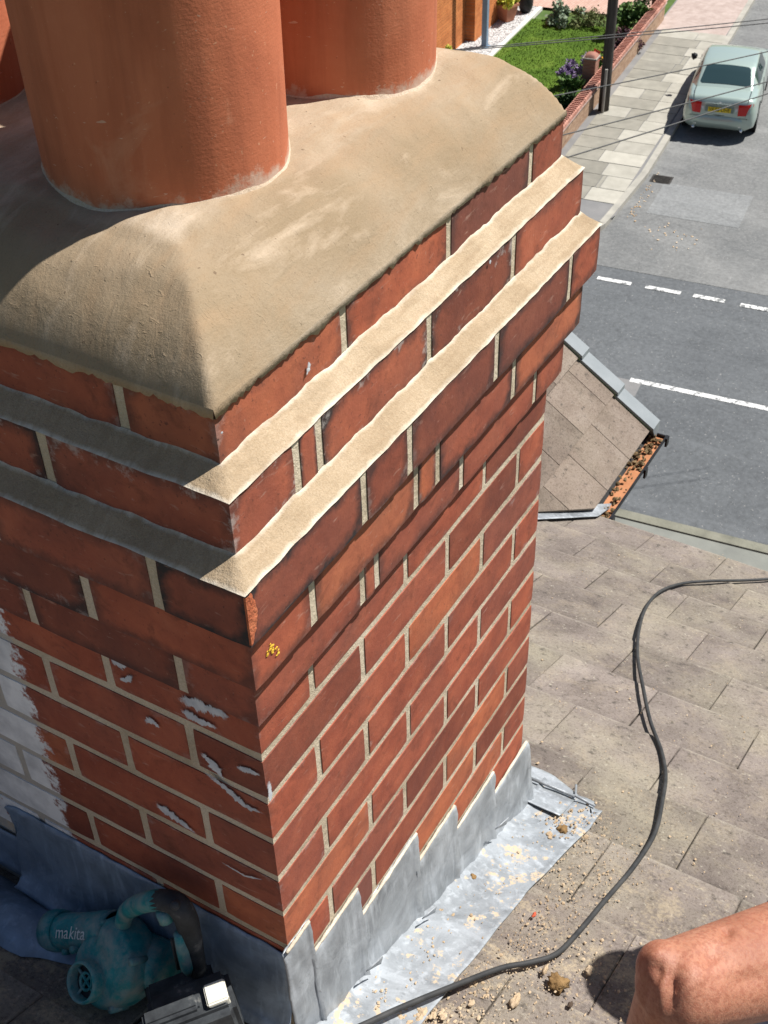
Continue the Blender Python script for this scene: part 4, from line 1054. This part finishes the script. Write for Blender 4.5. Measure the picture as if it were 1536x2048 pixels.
# boot lid and door shut lines, lower trim
for sg in (-1, 1):
    MB().tube([CT(.62, sg * .60, .962), CT(.3, sg * .60, .955), CT(.13, sg * .59, .935), CT(.05, sg * .58, .86)], .006, 5).build('shut_line', DTR, car)
    MB().tube([CT(1.62, sg * .816, .30), CT(1.62, sg * .812, .62), CT(1.62, sg * .77, .90)], .006, 5).build('shut_line', DTR, car)
    MB().grid(lambda u, v: CT(.5 + 3.1 * u, sg * .818, .44 + .05 * v), 20, 1).build('rubbing_strip', CHR, car)
MB().tube([CT(.045, -.58, .575), CT(-.005, 0, .565), CT(.045, .58, .575)], .007, 5).build('shut_line', DTR, car)
# bumper roll, chrome strip, plate recess, number plate, exhausts
def bump_(u, v):
    y = -.73 + 1.46 * u; a = -.9 + 1.8 * v
    s = -.035 + .12 * abs(y / .73) ** 4 * 1.3 - .045 * math.cos(a * 1.5); return CT(s + .03, y, .43 + .125 * a)
MB().grid(bump_, 30, 10).build('rear_bumper', CP, car, True)
for sg in (-1, 1):
    MB().grid(lambda u, v: CT(-.030 + .12 * (abs(.46 + .26 * u) / .73) ** 4 * 1.3, sg * (.46 + .26 * u), .335 + .03 * v), 6, 1).build('bumper_strip', CHR, car, True)
    MB().tube([CT(-.02, sg * .52, .25), CT(.2, sg * .52, .25)], .03, 10).build('exhaust', CHR, car, True)
MB().grid(lambda u, v: CT(.004, -.31 + .62 * u, .60 + .17 * v), 1, 1).build('plate_recess', simple('grey_green', [(.3, (.16, .20, .18)), (.7, (.2, .25, .22))], 5, .4, 0), car)
MB().grid(lambda u, v: CT(.012 - .02 * v, -.30 + .60 * u, .79 + .022 * v), 1, 1).build('chrome_handle', CHR, car)
npl = MB().grid(lambda u, v: CT(-.002, -.245 + .49 * u, .632 + .105 * v), 1, 1).build('number_plate', simple('plate_yellow', [(.3, (.70, .50, .02)), (.7, (.75, .55, .03))], 5, .5, 0), car)
def text_mesh(txt, size, name, m, parent, T, shear=0.0, depth=0.0):
    cu = bpy.data.curves.new(name, 'FONT'); cu.body = txt; cu.size = size; cu.align_x = 'CENTER'; cu.align_y = 'CENTER'; cu.shear = shear; cu.extrude = depth
    ob = bpy.data.objects.new('tmp', cu); col.objects.link(ob)
    dg_ = bpy.context.evaluated_depsgraph_get(); me = bpy.data.meshes.new_from_object(ob.evaluated_get(dg_)); bpy.data.objects.remove(ob)
    V = [T(v.co.copy()) for v in me.vertices]; F = [tuple(p.vertices) for p in me.polygons]
    return mesh(name, V, F, m, parent)
text_mesh('VK03 UHE', .125, 'lettering', DTR, npl, lambda v: CT(-.005, -v.x * .82, .684 + v.y)) if False else text_mesh('VK03 UHE', .125, 'lettering', DTR, car, lambda v: CT(-.005, -v.x * .82, .684 + v.y))
MB().grid(lambda u, v: CT(-.001, -.02 + .04 * u, .83 + .03 * v), 1, 1).build('badge', CHR, car)

# ------------------------------------------------------------------ cable on the tiles
HP = [(690, 2066, .030), (735, 2046, .030), (800, 2016, .030), (900, 1975, .026), (1000, 1937, .018), (1060, 1925, .014), (1110, 1909, .012), (1150, 1872, .012), (1215, 1795, .012), (1270, 1730, .012), (1310, 1665, .014), (1325, 1600, .020), (1331, 1550, .016), (1322, 1500, .012), (1300, 1440, .020), (1285, 1370, .026), (1275, 1310, .018), (1278, 1260, .020), (1292, 1215, .014), (1320, 1183, .016), (1365, 1167, .012), (1420, 1162, .018), (1480, 1161, .012), (1536, 1158, .014), (1600, 1150, .014), (1680, 1150, .014)]
cps = [onroof(u, v, l) for u, v, l in HP]
def catmull(P, n):
    Q = []
    for i in range(len(P) - 1):
        a, b, c, d = P[max(i - 1, 0)], P[i], P[i + 1], P[min(i + 2, len(P) - 1)]
        for k in range(n):
            t = k / n; Q.append(.5 * ((2 * b) + (c - a) * t + (2 * a - 5 * b + 4 * c - d) * t * t + (3 * b - a - 3 * c + d) * t ** 3))
    return Q + [P[-1]]
tag(MB().tube(catmull(cps, 10), .0045, 10).build('cable', CABLE, None, True), 'black cable snaking down the tiled roof past the lead', 'cable')

# ------------------------------------------------------------------ crumbs of mortar
CRUMB = mortar_mat('crumb_mortar', [(.3, (.34, .25, .16)), (.5, (.48, .37, .25)), (.75, (.60, .49, .36))])
def tilez(x, y): return roofz(x) + .006
mb = MB()
def crumb(u, v, r, lift=.006): 
    p = onroof(u, v, lift); mb.lump(p, r, .5, 1)
for k in range(1700):
    q = random.random()
    if q < .62:
        t_ = random.random(); u = 1190 - 330 * t_ + abs(random.gauss(0, 75)); v = 1640 + 380 * t_ + random.gauss(25, 40)
    elif q < .78: u = random.uniform(850, 1300); v = random.uniform(1880, 2060)
    else: u = random.uniform(1060, 1540); v = random.uniform(1100, 1990)
    crumb(u, v, abs(random.gauss(0, .0012)) + .0005)
for k in range(170):     # on the lead
    t_ = random.random(); u = 1165 - 420 * t_ + random.gauss(-20, 22); v = 1610 + 430 * t_ + random.gauss(0, 30)
    crumb(u, v, abs(random.gauss(0, .0014)) + .0006, .013)
for k in range(90): crumb(random.gauss(1135, 30), random.gauss(1645, 22), abs(random.gauss(0, .0026)) + .0008, .015)
for k in range(60): crumb(random.gauss(860, 40), random.gauss(2035, 12), abs(random.gauss(0, .003)) + .001, .012)
tag(mb.build('mortar_crumbs', CRUMB), 'crumbs of sandy mortar scattered over the tiles and lead', 'crumbs', kind='stuff')
CLOD = simple('brown_mortar_clod', [(.3, (.14, .08, .03)), (.7, (.27, .17, .075))], 60, .95, .7, 150, .004)
for (u, v, r, m, lab, nm) in [(1115, 1965, .0145, CLOD, 'brown clod of damp mortar between the cable and the shadow', 'mortar_clod'), (1030, 2002, .012, CRUMB, 'pale sandy mortar clod near the brown clod', 'mortar_clod'),
                          (1090, 1940, .008, CRUMB, 'small pale mortar clod just below the cable', 'mortar_clod'), (1125, 1660, .011, CLOD, 'dark mortar lump resting on the lead apron', 'mortar_clod'), (945, 1755, .007, CLOD, 'small brown chip lying on the lead sheet', 'mortar_clod'),
                          (1068, 1830, .0055, simple('red_chip', [(.3, (.42, .07, .035)), (.7, (.5, .12, .06))], 30, .85, .3), 'small red brick chip on the tiles by the lead', 'brick_chip'), (1140, 2010, .006, simple('dead_leaf', [(.3, (.05, .035, .025)), (.7, (.09, .06, .04))], 30, .85, .3), 'dark dead leaf fragment on the tiles', 'leaf_fragment'),
                          (1180, 1940, .008, CRUMB, 'pale mortar lump at the edge of the shadow', 'mortar_clod')]:
    b = MB(); b.lump(onroof(u, v, .012), r, .5, 3); tag(b.build(nm, m, None, True), lab, 'debris')

# ------------------------------------------------------------------ cordless blower lying in the back gutter
TEAL = NT('teal_plastic'); c_ = TEAL.ramp(TEAL.noise(30, 7, .65, .5), [(.3, (.008, .15, .17)), (.55, (.018, .24, .26)), (.75, (.07, .32, .33))])
c_ = TEAL.mix(TEAL.ramp(TEAL.noise(38, 6, .7), [(.42, 0.), (.64, .75)]), c_, (.27, .30, .29))
TEAL = TEAL.out(c_, .55, TEAL.bump(TEAL.noise(160, 4, .6), .3, .001), .35)
BLKD = NT('dusty_black_plastic'); c_ = BLKD.ramp(BLKD.noise(30, 6, .65), [(.35, (.020, .022, .025)), (.58, (.045, .050, .054)), (.75, (.24, .235, .22))]); BLKD = BLKD.out(c_, .6, BLKD.bump(BLKD.noise(200, 4, .6), .3, .001), .3)
CREAM = simple('cream_label', [(.3, (.60, .58, .48)), (.7, (.72, .70, .60))], 30, .6, .2); INK = NT('white_print').out((.62, .66, .66), .6, None, .3)
D0 = 1.70
bl = empty('cordless_blower', onroof(240, 2000), 'dusty teal and black cordless blower lying against the lead flashing', 'blower')
BC = px(228, 1928, 1.715)                 # centre of the fan housing
ax_n = (M2 * -.80 - M0 * .58 - M1 * .12).normalized()          # fan axis, towards the intake
ax_t = (-M0 - M1 * -.05); ax_t = (ax_t - ax_n * ax_t.dot(ax_n)).normalized()   # nozzle direction
ax_b = ax_t.cross(ax_n).normalized()
if ax_b.dot(-M1) < 0: ax_b = -ax_b
def BT(a, b, c): return BC + ax_t * a + ax_b * b + ax_n * c
# snail housing: radius grows towards the outlet at the top
mb = MB(); NS = 56
def vr(th):      # th measured from the outlet, grows round
    return .048 + .020 * (th / (2 * math.pi))
def hous(u, v):
    th = 2 * math.pi * u; r = vr(th) ; a = math.pi / 2 + .2 - th
    pr = [(0.0, .036), (.55, .037), (.80, .033), (.95, .022), (1.0, .005), (1.0, -.012), (.93, -.026), (.7, -.034), (0, -.036)]
    k = v * (len(pr) - 1); i = min(int(k), len(pr) - 2); t = k - i
    rr = r * (pr[i][0] + (pr[i + 1][0] - pr[i][0]) * t); c = pr[i][1] + (pr[i + 1][1] - pr[i][1]) * t
    return BT(rr * math.cos(a), rr * math.sin(a), c)
mb.grid(hous, NS, 32); mb.build('fan_housing', TEAL, bl, True)
# nozzle: tapered tube tangent to the top of the housing
pts = [BT(-.005 + .128 * k / 8, .043 - .004 * k / 8, .0) for k in range(9)]
nz = MB().tube(pts, [.030, .0295, .028, .027, .0262, .0258, .0256, .0256, .0256], 24, False).build('nozzle', TEAL, bl, True); solid(nz, .003, -1)
pts = [BT(.104 + .026 * k / 3, .0395, .0) for k in range(4)]
nz = MB().tube(pts, [.0285, .0300, .0300, .0285], 24, False).build('nozzle_collar', TEAL, bl, True); solid(nz, .004, -1)
MB().tube([BT(.1295, .0395, 0), BT(.09, .0395, 0)], .0245, 20).build('nozzle_bore', BLACK, bl)
for k, (a, b) in enumerate([(.058, .012), (.096, .008)]):
    MB().tube([BT(a, b, .004), BT(a, b + .012, .004)], .006, 8).build('nozzle_lug', TEAL, bl, True)
# intake ring
io = (-.004 + .012, -.016)
def IT(v): return BT(io[0] + v.x, io[1] + v.y, v.z)
MB().lathe([(.029, .030), (.029, .050), (.027, .054), (.0245, .054), (.0235, .050), (.0235, .030)], 32, IT).build('intake_ring', TEAL, bl, True)
MB().lathe([(0, .037), (.0240, .037), (.0240, .0378), (0, .0378)], 28, IT).build('intake_floor', BLKD, bl)
for k in range(4):
    a = math.pi / 4 + k * math.pi / 2
    MB().tube([IT(Vector((0, 0, .042))), IT(Vector((.0235 * math.cos(a), .0235 * math.sin(a), .042)))], .0022, 6).build('guard_spoke', TEAL, bl)
MB().lathe([(.011, .040), (.0135, .044), (.011, .045), (.009, .042)], 20, IT, True).build('guard_hub', TEAL, bl, True)
# housing screws
for th in (20, 95, 170, 250, 320):
    a = R(th); MB().tube([BT(.061 * math.cos(a), .057 * math.sin(a), -.004), BT(.061 * math.cos(a), .057 * math.sin(a), .026)], .0055, 10).build('screw_boss', TEAL, bl, True)
# motor barrel behind the fan
m0 = BT(-.012, .0, -.03); m1 = px(335, 1935, 1.70)
MB().tube([m0, m0.lerp(m1, .35), m0.lerp(m1, .8), m1], [.045, .040, .036, .030], 24).build('motor_barrel', TEAL, bl, True)
# handle loop
HPT = [(245, 1850, 1.70), (255, 1822, 1.665), (285, 1806, 1.62), (322, 1800, 1.58), (352, 1808, 1.565), (370, 1832, 1.572), (380, 1868, 1.598), (388, 1905, 1.628), (396, 1945, 1.66), (402, 1985, 1.695)]
Q = catmull([px(*q) for q in HPT], 6)
MB().tube(Q[:22], [.011 + .003 * min(1, k / 12) for k in range(22)], 14).build('handle_bridge', TEAL, bl, True)
MB().tube(Q[16:], [.0135 + .002 * math.sin(k * .12) for k in range(len(Q) - 16)], 16).build('handle_grip', BLKD, bl, True)
GP = [px(356, 1868, 1.578), px(366, 1900, 1.602), px(374, 1935, 1.63), px(377, 1948, 1.645)]
MB().tube(GP, [.006, .009, .0085, .004], 10).build('grip_inlay', TEAL, bl, True)
for k in range(3):
    MB().tube([px(343 + 6 * k, 1878, 1.59), px(356 + 6 * k, 1938, 1.64)], .0022, 6).build('grip_rib', BLKD, bl, True)
MB().tube([px(326, 1822, 1.575), px(334, 1842, 1.58)], .010, 10).build('trigger', TEAL, bl, True)
MB().lathe([(0, .002), (.005, .002), (.006, 0), (.006, -.01)], 14, lambda v: px(350, 1812, 1.545) + M0 * v.x - M1 * v.y - M2 * v.z).build('screw', BLKD, bl, True)
# foot that carries the battery
def obox(name, c, hx, hy, hz, X, Y, Z, m, bev=.006, seg=3):
    bm = bmesh.new(); bmesh.ops.create_cube(bm, size=2)
    for v in bm.verts: v.co = Vector((v.co.x * hx, v.co.y * hy, v.co.z * hz))
    bmesh.ops.bevel(bm, geom=list(bm.edges), offset=bev, segments=seg, affect='EDGES')
    V = [c + X * v.co.x + Y * v.co.y + Z * v.co.z for v in bm.verts]; F = [tuple(v.index for v in f.verts) for f in bm.faces]; bm.free()
    return mesh(name, V, F, m, bl, False)
X_ = (M0 * .93 + M1 * -.30 + M2 * .18).normalized(); Z_ = (M2 * .45 + M1 * .86); Z_ = (Z_ - X_ * Z_.dot(X_)).normalized(); Y_ = Z_.cross(X_)   # X right, Z down/away, Y
obox('battery_foot', px(366, 1990, 1.645), .045, .030, .013, X_, Y_, Z_, BLKD, .005)
obox('battery', px(395, 2042, 1.585), .054, .036, .040, X_, Y_, Z_, BLKD, .009)
obox('battery_ridge', px(348, 2040, 1.560), .036, .012, .021, X_, Y_, Z_, BLKD, .004)
obox('battery_latch', px(432, 1986, 1.560), .014, .017, .0035, X_, Y_, Z_, CREAM, .002)
obox('battery_label', px(440, 2006, 1.552), .013, .0018, .006, X_, Y_, Z_, CREAM, .001)
obox('foot_lever', px(303, 1984, 1.68), .008, .012, .006, X_, Y_, Z_, BLKD, .003)
# maker's lettering on the nozzle, wrapped on the tube
fwd = (CAM - BT(.07, .041, 0)).normalized()
fw = (fwd - ax_t * fwd.dot(ax_t)).normalized(); up_ = ax_t.cross(fw)
if up_.dot(-M1) < 0: up_ = -up_
def NTx(v):
    a = v.y / .0263 ; return BT(.060, .0408, 0) - ax_t * v.x + fw * (.0282 * math.cos(a)) + up_ * (.0282 * math.sin(a))
text_mesh('makita', .0235, 'lettering', INK, bl, lambda v: NTx(Vector((v.x, v.y - .004, 0))), .25)

# ------------------------------------------------------------------ person crouching at the right
pers = None
K = px(1362, 1973, 1.47)
FOOT = Vector((K.x + .02, K.y + .01, roofz(K.x + .02) + .07))
HIP = K + Vector((.345, -.225, -.165)); 
bm = bmesh.new()
def cone(a, b, ra, rb, n=18, seg=6):
    a, b = Vector(a), Vector(b); t = (b - a).normalized(); u = t.orthogonal().normalized(); w_ = t.cross(u)
    mb = MB(); P = []; Rr = []
    for k in range(5): f = math.sin(k / 4 * math.pi / 2); P.append(a - t * ra * (1 - f)) if False else None
    rings = [(a - t * ra * math.cos(q), ra * math.sin(q)) for q in (.05, .5, 1.0)] + [(a.lerp(b, k / seg), ra + (rb - ra) * k / seg) for k in range(seg + 1)] + [(b + t * rb * math.cos(q), rb * math.sin(q)) for q in (1.0, .5, .05)]
    V = [c + (u * math.cos(2 * math.pi * k / n) + w_ * math.sin(2 * math.pi * k / n)) * r for c, r in rings for k in range(n)]
    F = [(i * n + k, i * n + (k + 1) % n, (i + 1) * n + (k + 1) % n, (i + 1) * n + k) for i in range(len(rings) - 1) for k in range(n)]
    F += [tuple(range(n - 1, -1, -1)), tuple(range(len(V) - n, len(V)))]
    return V, F
def voxel(parts, name, m, parent, vs=.007, sm=6, dents=(), pd=0):
    mb = MB()
    for p in parts: mb.add(*cone(*p))
    me = bpy.data.meshes.new('tmp'); me.from_pydata([tuple(v) for v in mb.V], [], mb.F); o = bpy.data.objects.new('tmp', me); col.objects.link(o)
    r = o.modifiers.new('r', 'REMESH'); r.mode = 'VOXEL'; r.voxel_size = vs
    s_ = o.modifiers.new('s', 'SMOOTH'); s_.factor = .5; s_.iterations = sm
    dg_ = bpy.context.evaluated_depsgraph_get(); e = bpy.data.meshes.new_from_object(o.evaluated_get(dg_)); bpy.data.objects.remove(o)
    V = [v.co.copy() for v in e.vertices]; N = [v.normal.copy() for v in e.vertices]
    for i, v in enumerate(V):
        d = 0
        if dents:
            q = v - CAM; dp = M2.dot(q)
            if dp < pd and N[i].dot(q) < 0:
                uu, vv = 768 + FPX * M0.dot(q) / dp, 1024 + FPX * M1.dot(q) / dp
                for (a0, b0, ru, rv, rot, a) in dents:
                    x_, y_ = uu - a0, vv - b0; x_, y_ = x_ * math.cos(rot) + y_ * math.sin(rot), -x_ * math.sin(rot) + y_ * math.cos(rot)
                    d += a * math.exp(-(x_ / ru) ** 2 - (y_ / rv) ** 2)
        V[i] = v + N[i] * d
    return mesh(name, V, [tuple(p.vertices) for p in e.polygons], m, parent, True)
pers = empty('person', (FOOT.x, FOOT.y, roofz(FOOT.x)), 'person crouching on the tiles, bare bent knee beside the chimney', 'person')
PEL = HIP + Vector((.06, -.06, .0)); CHEST = PEL + Vector((.10, .0, .25)); NECK = CHEST + Vector((.06, .01, .11)); HEAD = NECK + Vector((.05, .03, .07))  # unseen torso and head, leaned so their shadow falls beside the knee
H2 = PEL + Vector((.03, -.12, -.02)); K2 = H2 + Vector((.10, -.36, .14)); F2 = Vector((K2.x + .03, K2.y, roofz(K2.x + .03) + .07))
SH1 = CHEST + Vector((.10, .08, .04)); SH2 = CHEST + Vector((-.0, -.18, .06)); EL1 = SH1 + Vector((.12, -.08, -.24)); HA1 = EL1 + Vector((.05, -.06, -.2)); EL2 = SH2 + Vector((.1, -.1, -.24)); HA2 = EL2 + Vector((-.1, .05, -.2))
thd = (HIP - K).normalized(); shd = (FOOT - K).normalized(); front = -(thd + shd).normalized()
side = thd.cross(shd).normalized()
if side.dot(CAM - K) < 0: side = -side
PATC = K + front * .021
parts = [(K, HIP, .056, .088), (K + thd * .02 - shd * .010, K + thd * .2 - shd * .012, .048, .058), (K, K + shd * .20, .050, .052), (K + shd * .17, FOOT, .050, .036), (FOOT, FOOT + Vector((-.09, .03, -.02)), .036, .03),
         (PATC + front * .004 + side * .004, PATC + front * .006 - side * .02, .034, .034), (K - front * .01 + side * .012, K - front * .012 + side * .014 + shd * .05, .042, .036), (K + shd * .06 - front * .05, K + shd * .19 - front * .03, .034, .048),
         (HIP, PEL, .09, .12), (H2, PEL, .09, .12), (K2, H2, .056, .088), (K2, F2, .05, .036), (PEL, CHEST, .13, .15), (CHEST, NECK, .12, .06), (NECK, HEAD, .055, .07), (HEAD, HEAD + Vector((.0, .0, .06)), .078, .085), (HEAD + Vector((-.06, .0, -.02)), HEAD + Vector((-.075, 0, -.03)), .03, .02),
         (SH1, CHEST, .06, .10), (SH2, CHEST, .06, .10), (SH1, EL1, .05, .042), (EL1, HA1, .042, .028), (SH2, EL2, .05, .042), (EL2, HA2, .042, .028)]
for hnd, el in ((HA1, EL1), (HA2, EL2)):
    dd = (hnd - el).normalized(); uu = dd.orthogonal().normalized()
    parts.append((hnd, hnd + dd * .07, .03, .034))
    for q in range(4): parts.append((hnd + dd * .08 + uu * (.024 - .016 * q), hnd + dd * (.145 - .008 * abs(q - 1)) + uu * (.03 - .02 * q), .009, .0075))
    parts.append((hnd + dd * .02 + uu * .03, hnd + dd * .07 + uu * .06, .011, .009))
# knee relief: hollow beside the patellar tendon, ridge of the inner condyle, thigh muscle dimple
dents = [(1345, 1975, 14, 42, .10, -.010), (1318, 1945, 12, 22, .2, -.006), (1388, 1950, 26, 40, .1, .006), (1458, 1852, 12, 24, .35, -.008), (1420, 1912, 30, 18, -.3, -.006), (1326, 1985, 10, 40, .1, .005), (1312, 1912, 22, 14, -.3, .006), (1500, 1960, 40, 16, -.2, -.004), (1290, 1990, 10, 40, .15, -.004)]
voxel(parts, 'body', SKIN, pers, .005, 7, dents, 1.50)
SHORT = simple('grey_shorts_cloth', [(.3, (.16, .17, .18)), (.7, (.24, .25, .26))], 30, .9, .4, 200, .002)
SHIRT = simple('dark_tshirt', [(.3, (.03, .035, .045)), (.7, (.05, .055, .07))], 30, .9, .3, 200, .002)
voxel([(K.lerp(HIP, .62), HIP, .095, .105), (HIP, PEL, .105, .135), (H2, PEL, .105, .135), (K2.lerp(H2, .5), H2, .088, .105), (PEL, PEL.lerp(CHEST, .3), .142, .148)], 'shorts', SHORT, pers, .009, 4)
voxel([(PEL.lerp(CHEST, .15), CHEST, .15, .165), (CHEST, NECK.lerp(CHEST, .4), .135, .09), (SH1, CHEST, .075, .11), (SH2, CHEST, .075, .11), (SH1, SH1.lerp(EL1, .6), .066, .062), (SH2, SH2.lerp(EL2, .6), .066, .062)], 'tshirt', SHIRT, pers, .009, 4)
voxel([(HEAD + Vector((.015, 0, .035)), HEAD + Vector((.015, 0, .07)), .088, .084)], 'hair', simple('brown_hair', [(.3, (.03, .018, .01)), (.7, (.06, .035, .02))], 60, .8, .4), pers, .008, 3)
BOOT = simple('boot_leather', [(.3, (.06, .04, .025)), (.7, (.12, .085, .05))], 20, .8, .3)
for f_ in (FOOT, F2):
    voxel([(f_ + Vector((0, 0, .05)), f_ + Vector((0, 0, -.02)), .05, .05), (f_ + Vector((.02, 0, -.03)), f_ + Vector((-.16, .04, -.02 + .06)), .042, .036)], 'boot', BOOT, pers, .007, 3)
# grey sheet under the leg
SHEET = NT('grey_dust_sheet'); c_ = SHEET.ramp(SHEET.noise(14, 5), [(.3, (.28, .30, .32)), (.7, (.36, .38, .40))])
st = SHEET.stretch((30, 160, 30)); c_ = SHEET.mix(SHEET.ramp(SHEET.noise(1.0, 3, .6, 1.5, st), [(.66, 0.), (.70, .8)]), c_, (.04, .045, .05))
SHEET = SHEET.out(c_, .8, SHEET.bump(SHEET.noise(30, 4), .4, .006), .3)
sc_ = onroof(1560, 2080, .02)
def f(u, v):
    x = sc_.x - .20 + .28 * u; y = sc_.y - .35 + .46 * v
    k = min(1, 5 * min(u, 1 - u), 5 * min(v, 1 - v)); return Vector((x + .02 * noise.noise(Vector((x * 9, y * 9, 1))), y + .02 * noise.noise(Vector((x * 9, y * 9, 5))), roofz(x) + .012 + k * (.03 + .02 * noise.noise(Vector((x * 14, y * 14, 2))))))
o = MB().grid(f, 36, 36).build('dust_sheet', SHEET, None, True); tag(o, 'pale grey crumpled dust sheet with dark streaks behind the bent knee', 'sheet'); solid(o, .002, 1)
